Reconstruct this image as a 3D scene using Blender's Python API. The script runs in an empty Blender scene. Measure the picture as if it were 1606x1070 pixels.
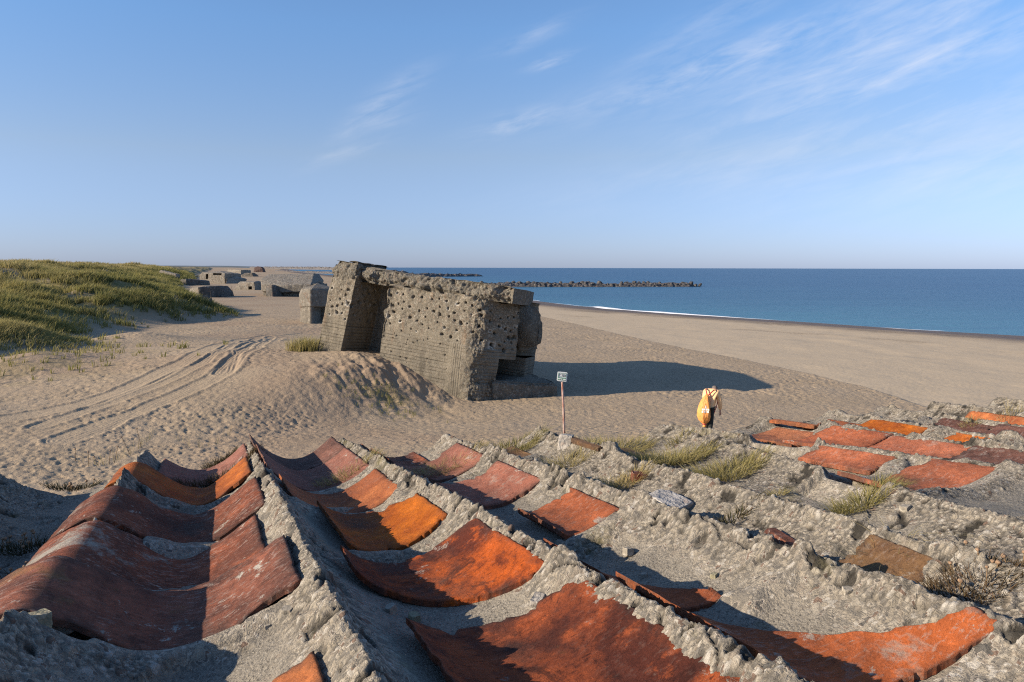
import bpy, bmesh, math, random
import numpy as np
from mathutils import Vector, Matrix
random.seed(7)
RS = np.random.RandomState(11)
scene = bpy.context.scene
COL = scene.collection

# ------------------------------------------------------------------ camera geometry
F, CX, CY = 1200.0, 803.0, 535.0
CAM_Z = 5.5
PITCH = math.atan(115 / 1200.0)
ROLL = math.radians(0.14)

def ray(px, py):
    x = (px - CX) / F
    y = -(py - CY) / F
    c, s = math.cos(ROLL), math.sin(ROLL)
    x, y = c * x - s * y, s * x + c * y
    return (x, math.cos(PITCH) + y * math.sin(PITCH), -math.sin(PITCH) + y * math.cos(PITCH))

def at_z(px, py, z):
    r = ray(px, py)
    t = (z - CAM_Z) / r[2]
    return Vector((r[0] * t, r[1] * t, z))

def at_y(px, py, Y):
    r = ray(px, py)
    t = Y / r[1]
    return Vector((r[0] * t, Y, CAM_Z + r[2] * t))

# ------------------------------------------------------------------ numpy noise
def _h(ix, iy, seed):
    h = (ix.astype(np.int64) * 374761393 + iy.astype(np.int64) * 668265263 + seed * 974711) & 0xFFFFFFFF
    h = ((h ^ (h >> 13)) * 1274126177) & 0xFFFFFFFF
    h = ((h ^ (h >> 16)) * 2246822519) & 0xFFFFFFFF
    return ((h ^ (h >> 15)) & 0xFFFFFF) / float(0xFFFFFF)

def vnoise(x, y, seed=0):
    x = np.asarray(x, float); y = np.asarray(y, float)
    ix = np.floor(x); iy = np.floor(y)
    fx = x - ix; fy = y - iy
    fx = fx * fx * fx * (fx * (fx * 6 - 15) + 10); fy = fy * fy * fy * (fy * (fy * 6 - 15) + 10)
    a = _h(ix, iy, seed); b = _h(ix + 1, iy, seed); c = _h(ix, iy + 1, seed); d = _h(ix + 1, iy + 1, seed)
    return (a + (b - a) * fx) * (1 - fy) + (c + (d - c) * fx) * fy      # 0..1

def fbm(x, y, octv=4, seed=0, gain=0.5):
    s = 0; a = 1.0; n = 0
    for k in range(octv):
        s = s + a * (vnoise(x * 2 ** k + 17.3 * k, y * 2 ** k - 9.1 * k, seed + k) * 2 - 1)
        n += a; a *= gain
    return s / n                                                        # -1..1

def worley(x, y, seed=0):
    x = np.asarray(x, float); y = np.asarray(y, float)
    ix = np.floor(x); iy = np.floor(y)
    d1 = np.full(x.shape, 9.0); rid = np.zeros(x.shape)
    for ox in (-1, 0, 1):
        for oy in (-1, 0, 1):
            cx = ix + ox; cy = iy + oy
            px = cx + _h(cx, cy, seed); py = cy + _h(cx, cy, seed + 5)
            d = (px - x) ** 2 + (py - y) ** 2
            m = d < d1
            d1 = np.where(m, d, d1); rid = np.where(m, _h(cx, cy, seed + 9), rid)
    return np.sqrt(d1), rid

def sstep(x, a, b):
    t = np.clip((x - a) / (b - a), 0, 1)
    return t * t * (3 - 2 * t)

def seg_dist(x, y, pts):
    """distance to a polyline, signed: + on the left hand side when walking along it"""
    best = np.full(np.shape(x), 1e12); sign = np.ones(np.shape(x))
    for (ax, ay), (bx, by) in zip(pts[:-1], pts[1:]):
        dx, dy = bx - ax, by - ay
        L2 = dx * dx + dy * dy
        t = np.clip(((x - ax) * dx + (y - ay) * dy) / L2, 0, 1)
        qx = x - ax - t * dx; qy = y - ay - t * dy
        d = qx * qx + qy * qy
        m = d < best - 1e-9
        best = np.where(m, d, best)
        sign = np.where(m, np.sign(dx * (y - ay) - dy * (x - ax)), sign)
    return np.sqrt(best) * np.where(sign == 0, 1, sign)

# ------------------------------------------------------------------ mesh helpers
def mesh_np(name, verts, faces, smooth=True, attrs=None):
    """verts (n,3); faces a (m,4) or (m,3) array or a list of such arrays"""
    if not isinstance(faces, (list, tuple)):
        faces = [faces]
    faces = [np.asarray(f, np.int32) for f in faces if len(f)]
    me = bpy.data.meshes.new(name)
    verts = np.asarray(verts, np.float32)
    me.vertices.add(len(verts)); me.vertices.foreach_set('co', verts.ravel())
    loops = np.concatenate([f.ravel() for f in faces])
    tot = np.concatenate([np.full(len(f), f.shape[1], np.int32) for f in faces])
    start = np.concatenate([[0], np.cumsum(tot)[:-1]]).astype(np.int32)
    me.loops.add(len(loops)); me.loops.foreach_set('vertex_index', loops)
    me.polygons.add(len(tot)); me.polygons.foreach_set('loop_start', start); me.polygons.foreach_set('loop_total', tot)
    me.polygons.foreach_set('use_smooth', np.full(len(tot), bool(smooth)))
    me.update(calc_edges=True)
    for k, a in (attrs or {}).items():
        at = me.attributes.new(k, 'FLOAT', 'POINT'); at.data.foreach_set('value', np.asarray(a, np.float32).ravel())
    return me

def grid_faces(nu, nv, flip=False):
    a = np.arange(nu * nv).reshape(nu, nv)
    f = np.stack([a[:-1, :-1], a[1:, :-1], a[1:, 1:], a[:-1, 1:]], -1).reshape(-1, 4)
    return f[:, ::-1] if flip else f

def link(name, me, mat=None, parent=None, label=None, cat=None, group=None, kind=None, loc=None):
    o = bpy.data.objects.new(name, me); COL.objects.link(o)
    if mat is not None:
        me.materials.append(mat)
    if parent is not None:
        o.parent = parent
        if loc is None:                                   # mesh was made in world space
            q = parent; off = Vector((0, 0, 0))
            while q is not None: off += q.location; q = q.parent
            me.transform(Matrix.Translation(-off))
    elif me is not None and loc is None and kind not in ('structure', 'stuff'):
        pass
    if loc is not None:
        o.location = loc
    return tag(o, label, cat, group, kind)

def tag(o, label=None, cat=None, group=None, kind=None):
    for k, v in (('label', label), ('category', cat), ('group', group), ('kind', kind)):
        if v: o[k] = v
    return o

def empty(name, loc, label, cat, group=None):
    o = bpy.data.objects.new(name, None); COL.objects.link(o); o.location = loc
    o.empty_display_size = 0.1
    return tag(o, label, cat, group)

def bm_mesh(name, bm, smooth=False):
    me = bpy.data.meshes.new(name); bm.normal_update(); bm.to_mesh(me); bm.free()
    if smooth:
        me.polygons.foreach_set('use_smooth', np.ones(len(me.polygons), bool))
    return me

def tube_bm(bm, pts, radii, n=8):
    pts = [Vector(p) for p in pts]
    if not isinstance(radii, (list, tuple)): radii = [radii] * len(pts)
    rings = []
    up = Vector((0, 0, 1))
    for k, p in enumerate(pts):
        d = (pts[min(k + 1, len(pts) - 1)] - pts[max(k - 1, 0)]).normalized()
        a = d.cross(up if abs(d.z) < .95 else Vector((1, 0, 0))).normalized(); b = d.cross(a)
        rings.append([bm.verts.new(p + (a * math.cos(2 * math.pi * q / n) + b * math.sin(2 * math.pi * q / n)) * radii[k]) for q in range(n)])
    for r0, r1 in zip(rings[:-1], rings[1:]):
        for q in range(n):
            bm.faces.new((r0[q], r0[(q + 1) % n], r1[(q + 1) % n], r1[q]))
    bm.faces.new(rings[0][::-1]); bm.faces.new(rings[-1])

# ------------------------------------------------------------------ node helper
class NT:
    def __init__(s, tree): s.t = tree
    def n(s, typ, ins=None, **props):
        nd = s.t.nodes.new(typ)
        for k, v in props.items(): setattr(nd, k, v)
        for k, v in (ins or {}).items():
            sock = nd.inputs[k]
            if isinstance(v, bpy.types.NodeSocket): s.t.links.new(v, sock)
            elif isinstance(v, (tuple, list)) and len(v) == 3 and sock.type == 'RGBA': sock.default_value = (*v, 1)
            else: sock.default_value = v
        return nd
    def math(s, op, a, b=0.0, clamp=False):
        return s.n('ShaderNodeMath', {0: a, 1: b}, operation=op, use_clamp=clamp).outputs[0]
    def noise(s, vec, scale, detail=4, rough=.55, dist=0.0, color=False):
        nd = s.n('ShaderNodeTexNoise', {'Vector': vec, 'Scale': scale, 'Detail': detail, 'Roughness': rough, 'Distortion': dist})
        return nd.outputs['Color' if color else 'Fac']
    def vor(s, vec, scale, out='Distance', feature='F1'):
        nd = s.n('ShaderNodeTexVoronoi', {'Vector': vec, 'Scale': scale}, feature=feature)
        return nd.outputs[out]
    def map(s, vec, scale=(1, 1, 1), loc=(0, 0, 0), rot=(0, 0, 0)):
        return s.n('ShaderNodeMapping', {'Vector': vec, 'Scale': scale, 'Location': loc, 'Rotation': rot}).outputs[0]
    def range(s, v, a, b, c=0.0, d=1.0, smooth=False):
        nd = s.n('ShaderNodeMapRange', {'Value': v, 'From Min': a, 'From Max': b, 'To Min': c, 'To Max': d}, clamp=True)
        if smooth: nd.interpolation_type = 'SMOOTHSTEP'
        return nd.outputs[0]
    def mix(s, f, a, b, mode='MIX'):
        nd = s.n('ShaderNodeMix', data_type='RGBA', blend_type=mode)
        for sock, v in ((nd.inputs[0], f), (nd.inputs[6], a), (nd.inputs[7], b)):
            if isinstance(v, bpy.types.NodeSocket): s.t.links.new(v, sock)
            elif isinstance(v, (tuple, list)): sock.default_value = (*v, 1) if len(v) == 3 else v
            else: sock.default_value = v
        return nd.outputs[2]
    def attr(s, name, out='Fac'):
        return s.n('ShaderNodeAttribute', attribute_name=name).outputs[out]
    def bump(s, h, strength=.5, dist=.01, normal=None):
        ins = {'Height': h, 'Strength': strength, 'Distance': dist}
        if normal is not None: ins['Normal'] = normal
        return s.n('ShaderNodeBump', ins).outputs[0]

def material(name, fn, rough=.9, spec=.25):
    m = bpy.data.materials.new(name); m.use_nodes = True
    t = NT(m.node_tree); m.node_tree.nodes.clear()
    out = t.n('ShaderNodeOutputMaterial')
    b = t.n('ShaderNodeBsdfPrincipled', {'Roughness': rough, 'Specular IOR Level': spec})
    m.node_tree.links.new(b.outputs[0], out.inputs[0])
    tc = t.n('ShaderNodeTexCoord')
    res = fn(t, tc.outputs['Object'], b) or {}
    for k, v in res.items():
        sock = b.inputs[k]
        if isinstance(v, bpy.types.NodeSocket): m.node_tree.links.new(v, sock)
        elif isinstance(v, (tuple, list)) and len(v) == 3: sock.default_value = (*v, 1)
        else: sock.default_value = v
    return m

def plain(name, col, rough=.8, var=.15, scale=8.0, spec=.25):
    def fn(t, P, b):
        f = t.noise(P, scale, 4)
        c = t.mix(t.range(f, .3, .7), tuple(x * (1 - var) for x in col), tuple(min(1, x * (1 + var)) for x in col))
        return {'Base Color': c}
    return material(name, fn, rough, spec)

# ------------------------------------------------------------------ materials
def _sand(t, P, b):
    wet = t.attr('wet'); dry = t.attr('smoothsand'); veg = t.attr('veg'); weed = t.attr('weed'); red = t.attr('red')
    n1 = t.noise(P, .35, 5, .6); n2 = t.noise(P, 5, 6, .65); n3 = t.noise(P, 40, 3, .6)
    c = t.mix(t.range(n1, .3, .7), (.335, .258, .168), (.385, .300, .202))
    c = t.mix(t.range(n2, .35, .75, 0, .5), c, (.225, .165, .118))
    c = t.mix(t.math('MULTIPLY', dry, .85), c, (.470, .375, .255))
    c = t.mix(t.range(n3, .55, .8, 0, .35), c, (.165, .12, .09))
    c = t.mix(t.math('MULTIPLY', red, .32), c, (.235, .15, .10))
    c = t.mix(t.math('MULTIPLY', wet, .9), c, (.115, .08, .056))
    c = t.mix(t.math('MULTIPLY', weed, t.range(n2, .4, .6)), c, (.085, .06, .042))
    g = t.mix(t.range(n1, .4, .6), (.13, .125, .045), (.24, .19, .085))
    c = t.mix(t.math('MULTIPLY', veg, t.range(n2, .3, .55, .35, 1)), c, g)
    h = t.math('ADD', t.math('MULTIPLY', n2, .06), t.math('MULTIPLY', t.noise(P, 14, 4, .6), .03))
    bs = t.math('MULTIPLY', t.math('SUBTRACT', 1.0, t.math('MULTIPLY', dry, .6)), .8)
    nd = t.n('ShaderNodeBump', {'Height': h, 'Distance': .8, 'Strength': bs})
    return {'Base Color': c, 'Normal': nd.outputs[0], 'Roughness': t.range(wet, 0, 1, .95, .55)}
M_SAND = material('sand', _sand, .95, .15)

def _water(t, P, b):
    d = t.attr('shoreward')
    n = t.noise(t.map(P, (.004, .02, 1)), 1.0, 4, .6)
    c = t.mix(t.range(d, 0, 1, 0, 1), (.020, .080, .165), (.055, .18, .245))
    c = t.mix(t.range(n, .35, .7, 0, .6), c, (.012, .052, .13))
    rp = t.noise(t.map(P, (.06, .35, 1)), 1.0, 6, .65)
    c = t.mix(t.range(rp, .42, .68, 0, .6), c, (.045, .13, .215))
    w1 = t.noise(t.map(P, (.35, .9, 1)), 1.0, 6, .62); w2 = t.noise(t.map(P, (.05, .14, 1)), 1.0, 4, .6)
    h = t.math('ADD', t.math('MULTIPLY', w1, .35), t.math('MULTIPLY', w2, .5))
    return {'Base Color': c, 'Normal': t.bump(h, 1.0, 1.0), 'Roughness': .35, 'Specular IOR Level': .28, 'IOR': 1.33}
M_WATER = material('sea_water', _water)
M_SURF = plain('surf_foam', (.80, .82, .84), .7, .1, 2)

def conc(name, base, dark, pebble=120.0, stains=0.0, peb_attr=True, rust=0.0, boards=False, bump=1.0):
    def fn(t, P, b):
        rough = t.attr('rough') if peb_attr else None
        n1 = t.noise(P, 2.2, 6, .6); n2 = t.noise(P, 22, 5, .6)
        c = t.mix(t.range(n1, .32, .68), dark, base)
        c = t.mix(t.range(n2, .35, .75, 0, .6), c, tuple(x * 1.35 for x in base))
        c = t.mix(t.range(n2, .55, .25, 0, .5), c, tuple(x * .62 for x in dark))
        vc = t.n('ShaderNodeTexVoronoi', {'Vector': P, 'Scale': pebble})
        sep = t.n('ShaderNodeSeparateColor', {0: vc.outputs['Color']})
        pc = t.mix(sep.outputs[0], tuple(x * .6 for x in dark), tuple(min(.8, x * 1.45) for x in base))
        pc = t.mix(t.range(sep.outputs[1], .86, .9), pc, (.50, .46, .39))
        pc = t.mix(t.range(sep.outputs[2], .9, .93), pc, (.26, .15, .10))
        k = t.math('MULTIPLY', rough, .42) if rough is not None else .3
        c = t.mix(k, c, pc)
        if stains:
            s = t.noise(t.map(P, (1.2, 1.2, .35)), 1.0, 5, .65)
            c = t.mix(t.range(s, .5, .72, 0, stains), c, tuple(x * .4 for x in dark))
            s2 = t.noise(t.map(P, (2.5, 2.5, .3), (4, 2, 1)), 1.0, 5, .65)
            c = t.mix(t.range(s2, .56, .75, 0, stains * .8), c, tuple(min(.7, x * 1.45) for x in base))
        if rust:
            s3 = t.noise(t.map(P, (2.2, 2.2, .5), (9, 1, 3)), 1.0, 3)
            c = t.mix(t.range(s3, .63, .78, 0, rust), c, (.20, .105, .05))
        lich = t.noise(P, 5.0, 5, .7)
        c = t.mix(t.range(lich, .62, .74, 0, .35), c, (.27, .24, .10))
        if peb_attr:                                       # darker colour in pits between the stones and in noise on rough areas
            g = t.noise(P, pebble * .45, 5, .7)
            c = t.mix(t.math('MULTIPLY', t.attr('pit'), .8), c, tuple(x * .30 for x in dark))
            c = t.mix(t.math('MULTIPLY', rough, t.range(g, .52, .64, 0, .75)), c, tuple(x * .32 for x in dark))
        h = t.math('ADD', t.math('MULTIPLY', t.math('SUBTRACT', 1.0, vc.outputs['Distance']), .5 if peb_attr else .25), n2)
        if boards:
            c = t.mix(t.math('MULTIPLY', t.attr('chip'), t.range(t.noise(P, 9, 3), .4, .6)), c, (.42, .39, .33))
            tv = t.attr('board')
            h = t.math('ADD', h, t.math('MULTIPLY', tv, 2.0))
            c = t.mix(t.math('MULTIPLY', tv, .22), c, tuple(x * .5 for x in dark))
        h = t.math('ADD', h, t.math('MULTIPLY', t.noise(P, 90, 4, .6), .4))
        return {'Base Color': c, 'Normal': t.bump(h, .8 * bump, (.6 / pebble))}
    return material(name, fn, .92, .2)
def _roofmat(t, P, b):
    rough = t.attr('rough'); pit = t.attr('pit'); sid = t.attr('stone'); crack = t.attr('crack')
    n1 = t.noise(P, 3.5, 6, .6); n2 = t.noise(P, 30, 6, .65)
    c = t.mix(t.range(n1, .35, .65), (.21, .19, .158), (.30, .265, .208))
    c = t.mix(t.range(n2, .35, .7, .45, 0), c, (.13, .118, .098))
    v = t.n('ShaderNodeTexVoronoi', {'Vector': P, 'Scale': 420}); sp = t.n('ShaderNodeSeparateColor', {0: v.outputs['Color']})
    c = t.mix(t.range(sp.outputs[0], .45, 1.0, 0, .55), c, (.36, .325, .265))
    c = t.mix(t.range(sp.outputs[1], .72, .95, 0, .75), c, (.075, .068, .058))
    st = t.n('ShaderNodeValToRGB', {0: sid}); cr = st.color_ramp; cr.interpolation = 'CONSTANT'
    cols = [(.0, (.2, .18, .15)), (.16, (.37, .32, .245)), (.34, (.19, .172, .145)), (.5, (.43, .38, .30)), (.66, (.29, .245, .19)), (.78, (.50, .46, .39)), (.88, (.19, .12, .085)), (.94, (.10, .095, .085))]
    cr.elements[0].position = 0; cr.elements[0].color = (*cols[0][1], 1); cr.elements[1].position = cols[1][0]; cr.elements[1].color = (*cols[1][1], 1)
    for pz, cc in cols[2:]:
        e = cr.elements.new(pz); e.color = (*cc, 1)
    n3 = t.noise(P, 260, 3, .7)
    scol = t.mix(t.range(n3, .35, .7, 0, .45), st.outputs[0], (.14, .125, .10))
    c = t.mix(t.range(rough, .10, .34, 0, .9), c, scol)
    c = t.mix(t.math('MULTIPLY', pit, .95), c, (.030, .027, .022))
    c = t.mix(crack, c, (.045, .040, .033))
    l1 = t.noise(P, 9, 8, .75, .3); l2 = t.noise(t.map(P, (1, 1, 1), (3, 8, 1)), 7, 7, .7)
    c = t.mix(t.range(l1, .62, .68, 0, .55), c, (.38, .36, .31))
    c = t.mix(t.range(l2, .60, .72, 0, .5), c, (.17, .15, .055))
    c = t.mix(t.range(t.noise(P, 5, 6, .7), .56, .72, 0, .35), c, (.10, .092, .078))
    h = t.math('ADD', t.math('MULTIPLY', sp.outputs[0], .7), t.math('ADD', t.math('MULTIPLY', n3, 1.0), t.math('MULTIPLY', n2, 1.2)))
    return {'Base Color': c, 'Normal': t.bump(h, .95, .0036)}
M_ROOF = material('aggregate_concrete', _roofmat, .93, .18)
M_WALL = conc('shuttered_concrete', (.19, .165, .124), (.10, .09, .071), 26, .7, True, .5, True, 1.0)
M_RUBBLE = conc('broken_concrete', (.195, .175, .138), (.085, .078, .065), 16, .3, False, .0, False, 2.0)
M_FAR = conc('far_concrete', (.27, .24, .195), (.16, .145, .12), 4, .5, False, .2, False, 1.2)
M_FARDARK = conc('dark_shaded_far_concrete', (.13, .12, .105), (.075, .07, .065), 4, .5, False, .2, False, 1.2)  # darker far concrete: shade of unlit faces put into the colour, also dark slabs
M_ROCK = conc('breakwater_rock', (.15, .14, .135), (.05, .05, .052), 1.2, .3, False, .0, False, 1.0)
M_HOLE = plain('dark_interior', (.02, .02, .02), .95, .3)

def clay(name, base, dark, stain=.5, lichen=.4, ang=0.0, streak=1.0, pale=(.50, .42, .35), moss=.2, grime=.75):
    def fn(t, P, b):
        Q = t.map(P, (1, 1, 1), (0, 0, 0), (0, 0, -math.radians(21.5)))
        S = t.map(Q, (1.0, 4.5, 3.0))                      # long across the tile
        oi = t.n('ShaderNodeObjectInfo').outputs['Random']
        P = t.n('ShaderNodeVectorMath', {0: P, 1: t.n('ShaderNodeCombineXYZ', {0: t.math('MULTIPLY', oi, 37.0), 1: t.math('MULTIPLY', oi, 11.0), 2: 0.0}).outputs[0]}, operation='ADD').outputs[0]
        n1 = t.noise(P, 7, 6, .62); n2 = t.noise(S, 44, 8, .75); n3 = t.noise(P, 60, 4, .6); n4 = t.noise(P, 15, 6, .75, .6)
        c = t.mix(t.range(n3, .3, .75), tuple(x * .82 for x in base), tuple(min(1, x * 1.12) for x in base))
        c = t.mix(t.range(n1, .40, .58, 0, stain), c, dark)
        n6 = t.noise(P, 28, 6, .7)
        c = t.mix(t.range(n6, .52, .62, 0, stain * .55), c, tuple(x * .8 for x in dark))
        c = t.mix(t.range(n6, .44, .36, 0, .45), c, tuple(min(1, x * 1.35) for x in base))
        c = t.mix(t.range(n4, .56, .62, 0, stain * .7), c, tuple(x * .45 for x in dark))
        c = t.mix(t.math('MULTIPLY', t.math('MULTIPLY', t.range(n2, .53, .60), t.range(t.noise(P, 6, 5, .65), .36, .60)), lichen * streak), c, pale)
        c = t.mix(t.range(n2, .44, .36, 0, stain * .8), c, tuple(x * .55 for x in dark))
        sm = t.noise(t.map(P, (1, 1, 1), (2, 5, 9)), 4.5, 9, .72, .5)
        c = t.mix(t.range(sm, .60, .66, 0, min(1, lichen * 1.3)), c, (.34, .30, .245))
        ck = t.n('ShaderNodeTexVoronoi', {'Vector': P, 'Scale': 9.0}, feature='DISTANCE_TO_EDGE').outputs[0]
        c = t.mix(t.math('MULTIPLY', t.range(ck, .010, .003, 0, .7), t.range(n4, .60, .64)), c, tuple(x * .3 for x in dark))
        l2 = t.noise(P, 11, 8, .8, .4)
        c = t.mix(t.range(l2, .60, .635, 0, min(1, lichen * 1.6)), c, (.45, .41, .34))
        l3 = t.noise(t.map(P, (1, 1, 1), (7, 3, 2)), 6, 6, .7)
        c = t.mix(t.range(l3, .64, .70, 0, moss), c, (.23, .17, .03))
        gr = t.math('MULTIPLY', t.attr('grime'), t.range(t.noise(P, 18, 7, .75), .36, .56))
        c = t.mix(t.math('MULTIPLY', gr, grime), c, (.050, .043, .036))
        sp = t.vor(P, 160)
        c = t.mix(t.range(sp, .12, .06, 0, .55), c, tuple(x * .25 for x in dark))
        c = t.n('ShaderNodeHueSaturation', {'Saturation': t.range(oi, 0, 1, .88, 1.05), 'Value': t.range(t.math('FRACT', t.math('MULTIPLY', oi, 7.0)), 0, 1, .82, 1.15), 'Color': c}).outputs[0]
        h = t.math('ADD', t.math('MULTIPLY', n3, .5), t.math('MULTIPLY', n2, 1.0))
        h = t.math('ADD', h, t.math('MULTIPLY', l2, .8))
        return {'Base Color': c, 'Normal': t.bump(h, .8, .007)}
    return material(name, fn, .85, .2)
CLAY = {
    'orange': clay('bright_orange_clay', (.52, .150, .026), (.24, .050, .014), .55, .10, moss=.1),
    'stained': clay('stained_orange_clay', (.42, .088, .018), (.085, .020, .011), .95, .40, streak=.25, moss=.35),
    'terra': clay('terracotta_clay', (.50, .122, .030), (.17, .045, .018), .42, .5, pale=(.45, .34, .27), moss=.25),
    'red': clay('weathered_red_clay', (.285, .088, .043), (.095, .036, .024), .75, .8, pale=(.44, .34, .28), moss=.25),
    'pink': clay('dusty_pink_clay', (.33, .125, .078), (.20, .072, .048), .5, .5, pale=(.42, .31, .24), moss=.15),
    'ochre': clay('lichened_ochre_clay', (.26, .135, .045), (.10, .05, .03), .6, .25, moss=.85),
    'brown': clay('dark_brown_clay', (.19, .075, .047), (.085, .036, .026), .6, .3, moss=.3),
}

def _grass(t, P, b):
    tip = t.attr('tip'); hue = t.attr('hue'); dryv = t.attr('dry')
    c = t.mix(hue, (.105, .125, .032), (.29, .265, .08))
    c = t.mix(dryv, c, (.50, .39, .19))
    c = t.mix(t.math('MULTIPLY', t.range(dryv, .8, 1.0), t.range(hue, .5, .9)), c, (.40, .19, .11))
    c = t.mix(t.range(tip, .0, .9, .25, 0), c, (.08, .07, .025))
    tr = t.n('ShaderNodeBsdfTranslucent', {'Color': c})
    mx = t.n('ShaderNodeMixShader', {0: .38, 1: b.outputs[0], 2: tr.outputs[0]})
    t.t.links.new(mx.outputs[0], t.t.nodes['Material Output'].inputs[0])
    return {'Base Color': c}
M_GRASS = material('marram_grass', _grass, .7, .2)
def _thrift(t, P, b):
    hue = t.attr('hue'); dryv = t.attr('dry')
    c = t.mix(hue, (.018, .026, .010), (.075, .085, .028))
    c = t.mix(t.math('MULTIPLY', dryv, .8), c, (.13, .075, .042))
    return {'Base Color': c}
M_THRIFT = material('thrift', _thrift, .8, .2)

# ------------------------------------------------------------------ terrain
SHORE = [(130, -60), (88, 5), (66, 48), (52, 78), (45, 85.5), (38.5, 95.5), (27, 111), (19.5, 123), (11, 139), (5, 158),
         (-8, 190), (-24, 235), (-36, 281), (-60, 345), (-92, 440), (-128, 548), (-190, 720), (-330, 1150), (-900, 3000), (-3500, 9500)]
DUNE = [(-21, -40), (-23, 18), (-24.5, 34), (-25, 42), (-29, 54), (-30, 66), (-26.8, 80), (-36.5, 98), (-52, 122), (-64, 148), (-80, 190),
        (-102, 250), (-134, 330), (-186, 460), (-285, 720), (-430, 1100), (-1050, 2700), (-3800, 9400)]
BERM = [(17.5, 5), (17.3, 22), (17.2, 31), (17, 37), (16, 42.5), (13.9, 50), (10.2, 63), (7, 78), (2, 100), (-20, 170)]
C0 = np.array([-1.8, 32.0]); TH = math.radians(31)
T_ = np.array([-math.cos(TH), math.sin(TH)]); J_ = np.array([math.sin(TH), math.cos(TH)])
TRACKS_PX = [([(420, 527), (380, 533), (335, 544), (300, 563), (250, 588), (190, 614), (130, 634), (40, 652), (-120, 676)], .55),
             ([(432, 532), (395, 545), (365, 566), (345, 588), (310, 606), (250, 632), (180, 658), (100, 690)], .5),
             ([(405, 531), (350, 548), (318, 570), (270, 592), (215, 616), (150, 640), (60, 668)], .38),
             ([(350, 585), (380, 545), (425, 528), (480, 522)], .4)]
TRACKS = []

def base_h(x, y):
    x = np.asarray(x, float); y = np.asarray(y, float)
    ds = seg_dist(x, y, SHORE)
    z = np.where(ds < 0, -1.3 + .06 * np.maximum(ds, -60), 0)
    z = np.where(ds >= 0, -1.3 + .62 * sstep(ds, 0, 14) + .35 * sstep(ds, 10, 55), z)
    lf = sstep(-x, 0.0, 24.0) * sstep(y, 2, 24) * (1 - .5 * sstep(y, 55, 110))
    z = z + .60 * lf + .5 * sstep(-x, 20, 60) * sstep(y, 60, 120)
    db = seg_dist(x, y, BERM)
    z = z + .16 * sstep(db, -.5, .12) * (ds > 0) * (1 - sstep(y, 90, 150)) * sstep(ds, 15, 30)
    z = z + .85 * sstep(-y, -29, -19) * sstep(x, -12, 3)
    i = (x - C0[0]) * T_[0] + (y - C0[1]) * T_[1]; j = (x - C0[0]) * J_[0] + (y - C0[1]) * J_[1]
    jj = np.minimum(j, 0)
    drift = 1.48 * sstep(i + .12 * jj, -.4, 5.0) * np.exp(-(jj / 8.5) ** 2) * np.exp(-(np.maximum(i - 9, 0) / 13) ** 2) * np.exp(-(np.maximum(j - 3, 0) / 7) ** 2)
    z = z + drift
    z = z + .22 * np.exp(-((i - 6.3) ** 2 / 1.6 + (j + .3) ** 2 / 1.4))
    dd = seg_dist(x, y, DUNE)
    rise = sstep(dd, 0, 25) * .72 + .28 * sstep(dd, 0, 8)
    nearfade = sstep(y, 22, 60)
    hd = (2.75 + 1.85 * nearfade) * rise * (1 + .22 * fbm(x / 17, y / 17, 3, 21)) + 1.0 * sstep(dd, 1, 8) * fbm(x / 7, y / 7, 3, 22) + .38 * sstep(dd, 1, 6) * fbm(x / 2.6, y / 2.6, 2, 25)
    hd = hd * (1 - .35 * np.exp(-((x + 62) ** 2 / 220 + (y - 128) ** 2 / 500)))
    z = z + np.where(dd > 0, hd, 0)
    for (bx, by, r, a) in ((-28.5, 43.5, 3.2, 1.0), (-22.5, 36, 2.3, .55), (-24.5, 50, 3.2, .6), (-30, 36, 5, .8)):
        z = z + a * np.exp(-((x - bx) ** 2 + (y - by) ** 2) / r ** 2)
    return z

def at_ground(px, py):
    r = ray(px, py)
    lo = 6.0
    ts = np.geomspace(6, 3000, 4000)
    zz = CAM_Z + r[2] * ts - base_h(r[0] * ts, r[1] * ts)
    k = np.argmax(zz < 0) if (zz < 0).any() else len(ts) - 1
    t = ts[k]
    return Vector((r[0] * t, r[1] * t, float(base_h(np.array([r[0] * t]), np.array([r[1] * t]))[0])))

for pl, w in TRACKS_PX:
    pts = [at_ground(*p) for p in pl]
    TRACKS.append(([(p.x, p.y) for p in pts], w))

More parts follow.
